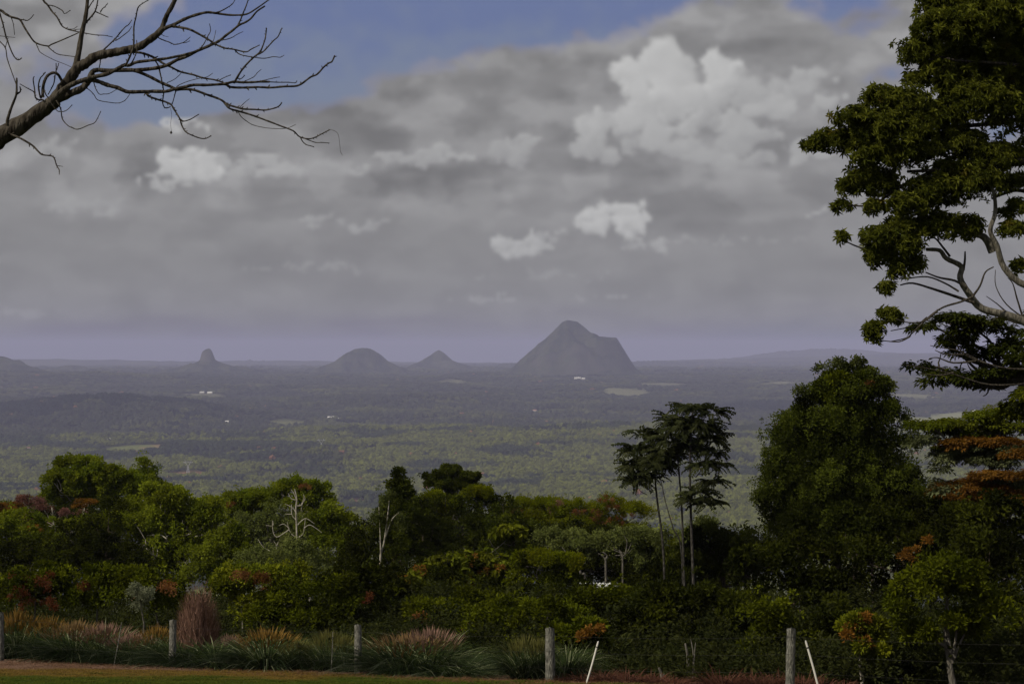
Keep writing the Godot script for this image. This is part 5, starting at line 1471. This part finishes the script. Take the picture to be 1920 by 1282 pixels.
# ------------------------------------------------------------------ the big leafy tree at the right
func build_big_tree() -> void:
	rng.seed = 9
	var depth := 33.0
	var foot := flat(2150, 900, depth)
	foot.y = land(foot.x, -depth) - 0.1
	var o := thing("broadleaf_tree", "big dark broadleaf tree that fills the upper right with whorled leaves", "tree", foot)
	var low := 650 + (EYE - foot.y) / depth * F
	part("trunk", stem_of([[2150, low], [2146, 1000], [2138, 700], [2130, 560], [2090, 360], [2050, 160], [2030, -40], [2040, -260]], depth, 0.30, 0.08, foot, 12).mesh(false), M.grey_bark, o)
	var limbs := [
		[0.072, 0.024, [[2134, 600], [2040, 560], [1975, 540], [1925, 530], [1890, 503], [1864, 462], [1858, 430], [1862, 395], [1858, 362], [1846, 325]]],
		[0.075, 0.03, [[1868, 470], [1840, 443], [1810, 432], [1770, 428]]],
		[0.085, 0.03, [[2138, 720], [2030, 655], [1960, 622], [1905, 598], [1850, 578], [1822, 552], [1808, 520], [1802, 497], [1780, 480], [1755, 470], [1730, 468]]],
		[0.03, 0.014, [[1806, 505], [1812, 490], [1810, 470]]], [0.025, 0.01, [[1780, 480], [1770, 462], [1752, 448], [1735, 452]]],
		[0.032, 0.012, [[1830, 566], [1790, 552], [1750, 540], [1715, 530], [1690, 535]]], [0.028, 0.012, [[1812, 540], [1790, 528], [1760, 522], [1738, 512]]], [0.02, 0.01, [[1800, 545], [1772, 532], [1740, 520], [1700, 522]]],
		[0.022, 0.01, [[1822, 556], [1840, 535], [1848, 510], [1866, 500]]], [0.02, 0.008, [[1826, 556], [1800, 566], [1770, 575], [1745, 590], [1715, 620], [1700, 634], [1668, 640]]],
		[0.016, 0.008, [[1760, 582], [1735, 600], [1705, 605], [1682, 598]]], [0.014, 0.007, [[1738, 594], [1715, 612], [1695, 616], [1670, 620]]], [0.014, 0.007, [[1706, 630], [1685, 640], [1655, 638]]],
		[0.06, 0.025, [[2090, 380], [2000, 330], [1920, 305], [1880, 296], [1840, 300], [1795, 314], [1760, 318], [1700, 322]]], [0.05, 0.02, [[2096, 420], [1985, 372], [1920, 360], [1885, 362], [1862, 372]]],
		[0.05, 0.018, [[2060, 200], [1960, 215], [1880, 230], [1800, 236], [1720, 240], [1640, 262], [1570, 270]]], [0.045, 0.016, [[2050, 150], [1960, 130], [1880, 120], [1800, 112], [1740, 104]]],
		[0.032, 0.014, [[1805, 225], [1788, 160], [1775, 110], [1752, 82]]], [0.016, 0.008, [[1776, 108], [1784, 92], [1786, 70]]], [0.04, 0.016, [[2040, 40], [1940, 20], [1850, 30], [1780, 20]]],
		[0.03, 0.012, [[1760, 318], [1690, 350], [1640, 385], [1590, 386]]], [0.025, 0.01, [[1790, 430], [1720, 440], [1650, 470], [1610, 465], [1582, 448]]], [0.022, 0.01, [[1730, 468], [1700, 490], [1676, 520], [1664, 540]]],
		[0.03, 0.014, [[1925, 530], [1950, 490], [1935, 450], [1900, 430]]], [0.022, 0.01, [[1990, 545], [1940, 516], [1910, 500]]], [0.02, 0.008, [[1830, 320], [1818, 345], [1822, 375]]],
		[0.012, 0.006, [[1826, 232], [1828, 180], [1826, 130]]], [0.012, 0.006, [[1845, 228], [1848, 185], [1842, 150]]], [0.01, 0.005, [[1835, 190], [1858, 188], [1880, 190]]],
	]
	for l in limbs:
		part("limb", stem_of(l[2], depth + rng.randf_range(-0.4, 0.4), l[0], l[1], foot, 9 if l[0] > 0.05 else 6).mesh(false), M.grey_bark if l[0] > 0.06 else M.dark_bark, o)
	var lobes := [[1790, 14, 56, 36], [1762, 62, 48, 32], [1850, 46, 66, 44], [1722, 98, 34, 20], [1900, 18, 56, 46], [1830, 110, 60, 30], [1760, 128, 30, 18], [1905, 120, 44, 46], [1650, 185, 32, 20], [1694, 198, 44, 24], [1605, 226, 38, 20], [1562, 262, 32, 16], [1525, 272, 20, 10], [1622, 262, 48, 22], [1690, 246, 56, 30], [1758, 222, 54, 30], [1648, 296, 46, 20], [1722, 284, 46, 22], [1828, 196, 54, 30], [1902, 214, 44, 30],
		[1622, 336, 30, 20], [1592, 350, 20, 16], [1580, 386, 18, 8], [1652, 346, 36, 24], [1642, 388, 18, 12], [1702, 386, 36, 20], [1742, 362, 42, 26], [1790, 352, 40, 24], [1838, 330, 34, 20], [1692, 428, 32, 18], [1642, 446, 32, 17], [1577, 446, 11, 9], [1652, 478, 26, 20], [1702, 466, 26, 20], [1682, 506, 14, 18], [1664, 538, 14, 9], [1720, 496, 16, 14], [1758, 425, 42, 20], [1818, 424, 26, 18],
		[1908, 390, 18, 14], [1898, 432, 24, 14], [1912, 500, 14, 10], [1882, 400, 12, 8], [1664, 590, 18, 10], [1680, 598, 14, 9], [1640, 622, 16, 18], [1895, 290, 40, 18], [1830, 285, 30, 14],
		[1862, 300, 34, 24], [1805, 270, 40, 24], [1835, 345, 40, 22], [1790, 320, 36, 20], [1875, 160, 50, 34], [1800, 165, 44, 26], [1905, 70, 44, 40], [1720, 150, 22, 14], [1895, 340, 30, 14], [1815, 66, 40, 30],
		[1990, 60, 80, 80], [2010, 240, 70, 80], [2080, 40, 80, 90], [1990, 400, 50, 50], [2120, 260, 80, 90], [1960, -60, 90, 60], [1840, -50, 80, 46], [2060, 440, 60, 50]]
	var sc := [Scatter.new(), Scatter.new()]
	var pix := depth / F
	for l in lobes:
		var c := flat(l[0], l[1], depth) - foot
		c.z += (rng.randf() - 0.5) * l[2] * pix * 1.2
		var r := Vector3(l[2] * 1.22, l[3] * 1.3, l[2] * 1.1) * pix
		var off: bool = l[0] > 1945 or l[1] < -30
		var shoots := int(maxf((r.x * r.y) * PI * (80.0 if off else 470.0), 9))
		for q in shoots:
			var d := rand_dir()
			if d.y < -0.3 and rng.randf() < 0.5: d.y = -d.y
			var at := c + Vector3(d.x * r.x, d.y * r.y, d.z * r.z) * pow(rng.randf(), 0.4)
			var tone := Color(0.052, 0.062, 0.009).lerp(Color(0.150, 0.160, 0.022), pow(rng.randf(), 1.4)) * rng.randf_range(0.7, 1.3)
			if rng.randf() < 0.006: tone = Color(0.14, 0.12, 0.02)
			if rng.randf() < 0.2: at = c + (at - c) * rng.randf_range(1.1, 1.4)
			sc[0].put(at, (d + Vector3(0, 0.35, 0) + rand_dir() * 0.5).normalized(), rng.randf() * TAU, Vector3.ONE * rng.randf_range(0.15, 0.29) * (1.4 if off else 1.0), tone)
	var cr: MultiMeshInstance3D = sc[0].node("crown", S.whorl, M.gloss)
	o.add_child(cr, true)
	tag(cr, "", "", "", "stuff")
	# thin leafless twigs low on the right
	var tw := thing("twiggy_tree", "leafless fine twigs hanging between the big tree and the layered one", "tree", Vector3(foot.x, land(foot.x, -36.0) - 0.1, -36.0))
	part("trunk", stem_of([[2200, 650 + (EYE - tw.position.y) / 36.0 * F], [2190, 900], [2160, 760], [2100, 700]], 36.0, 0.09, 0.03, tw.position, 7).mesh(false), M.brown_bark, tw)
	for b in [[[2120, 720], [2000, 640], [1930, 600], [1890, 570], [1868, 535], [1866, 505]], [[1930, 600], [1895, 588], [1870, 568], [1852, 555]], [[1950, 612], [1905, 606], [1878, 596], [1862, 602]], [[1920, 594], [1910, 560], [1900, 530], [1890, 520]],
			[[2100, 700], [1990, 690], [1900, 690], [1850, 680], [1800, 660], [1765, 650], [1745, 648]], [[1850, 680], [1812, 668], [1790, 640]], [[1810, 664], [1775, 666], [1755, 655]], [[1830, 676], [1790, 680], [1760, 672], [1742, 672]], [[2100, 700], [1960, 715], [1860, 720], [1790, 700], [1740, 690], [1694, 682]], [[1790, 700], [1760, 705], [1730, 700]]]:
		part("branch", stem_of(b, 36.0, 0.022, 0.006, tw.position, 5).mesh(false), M.dark_bark, tw)

# ------------------------------------------------------------------
func _ready() -> void:
	# camera
	var cam := Camera3D.new()
	cam.name = "camera"
	cam.fov = rad_to_deg(2.0 * atan(641.0 / F))
	cam.near = 0.1
	cam.far = 90000.0
	cam.position = Vector3(0, EYE, 0)
	cam.rotation.x = atan(9.0 / F)
	add_child(cam)
	cam.current = true
	# noise
	n_relief.seed = 1; n_relief.frequency = 0.0011; n_relief.fractal_octaves = 4
	n_fine.seed = 2; n_fine.frequency = 0.05; n_fine.fractal_octaves = 4
	n_patch.seed = 3; n_patch.frequency = 0.0013; n_patch.fractal_octaves = 4
	n_cloud.seed = 4; n_cloud.frequency = 0.0042; n_cloud.fractal_octaves = 5
	n_streak.seed = 6; n_streak.frequency = 0.006; n_streak.fractal_octaves = 4
	# sky, air, exposure
	var env := Environment.new()
	env.background_mode = Environment.BG_SKY
	var pano := PanoramaSkyMaterial.new()
	pano.panorama = ImageTexture.create_from_image(sky_image())
	var sky := Sky.new()
	sky.sky_material = pano
	env.sky = sky
	env.tonemap_mode = Environment.TONE_MAPPER_LINEAR
	env.tonemap_exposure = 1.0
	env.fog_enabled = true
	env.fog_density = 0.000052
	env.fog_light_color = Color(0.79, 0.80, 0.95)
	env.sdfgi_enabled = true
	env.ssao_enabled = true
	env.ssil_enabled = true
	var we := WorldEnvironment.new()
	we.name = "air"
	we.environment = env
	add_child(we)
	# sun: from the left, a little behind the camera, half high
	var sun := DirectionalLight3D.new()
	sun.name = "sun"
	sun.light_energy = 1.15
	sun.light_color = Color(1.0, 0.96, 0.88)
	sun.light_angular_distance = 0.6
	sun.shadow_enabled = true
	add_child(sun)
	sun.look_at_from_position(Vector3.ZERO, Vector3(0.62, -0.78, -0.45), Vector3.UP)
	make_materials()
	M.leaf_own = leaf_mat(0.07, 0.65, 0.4)
	make_sprays()
	build_ground()
	build_mountains()
	build_forest()
	build_far_things()
	build_lawn()
	build_trees()
	build_shed()
	build_big_tree()
	build_bare_tree()
	build_fence()
	build_tussocks()
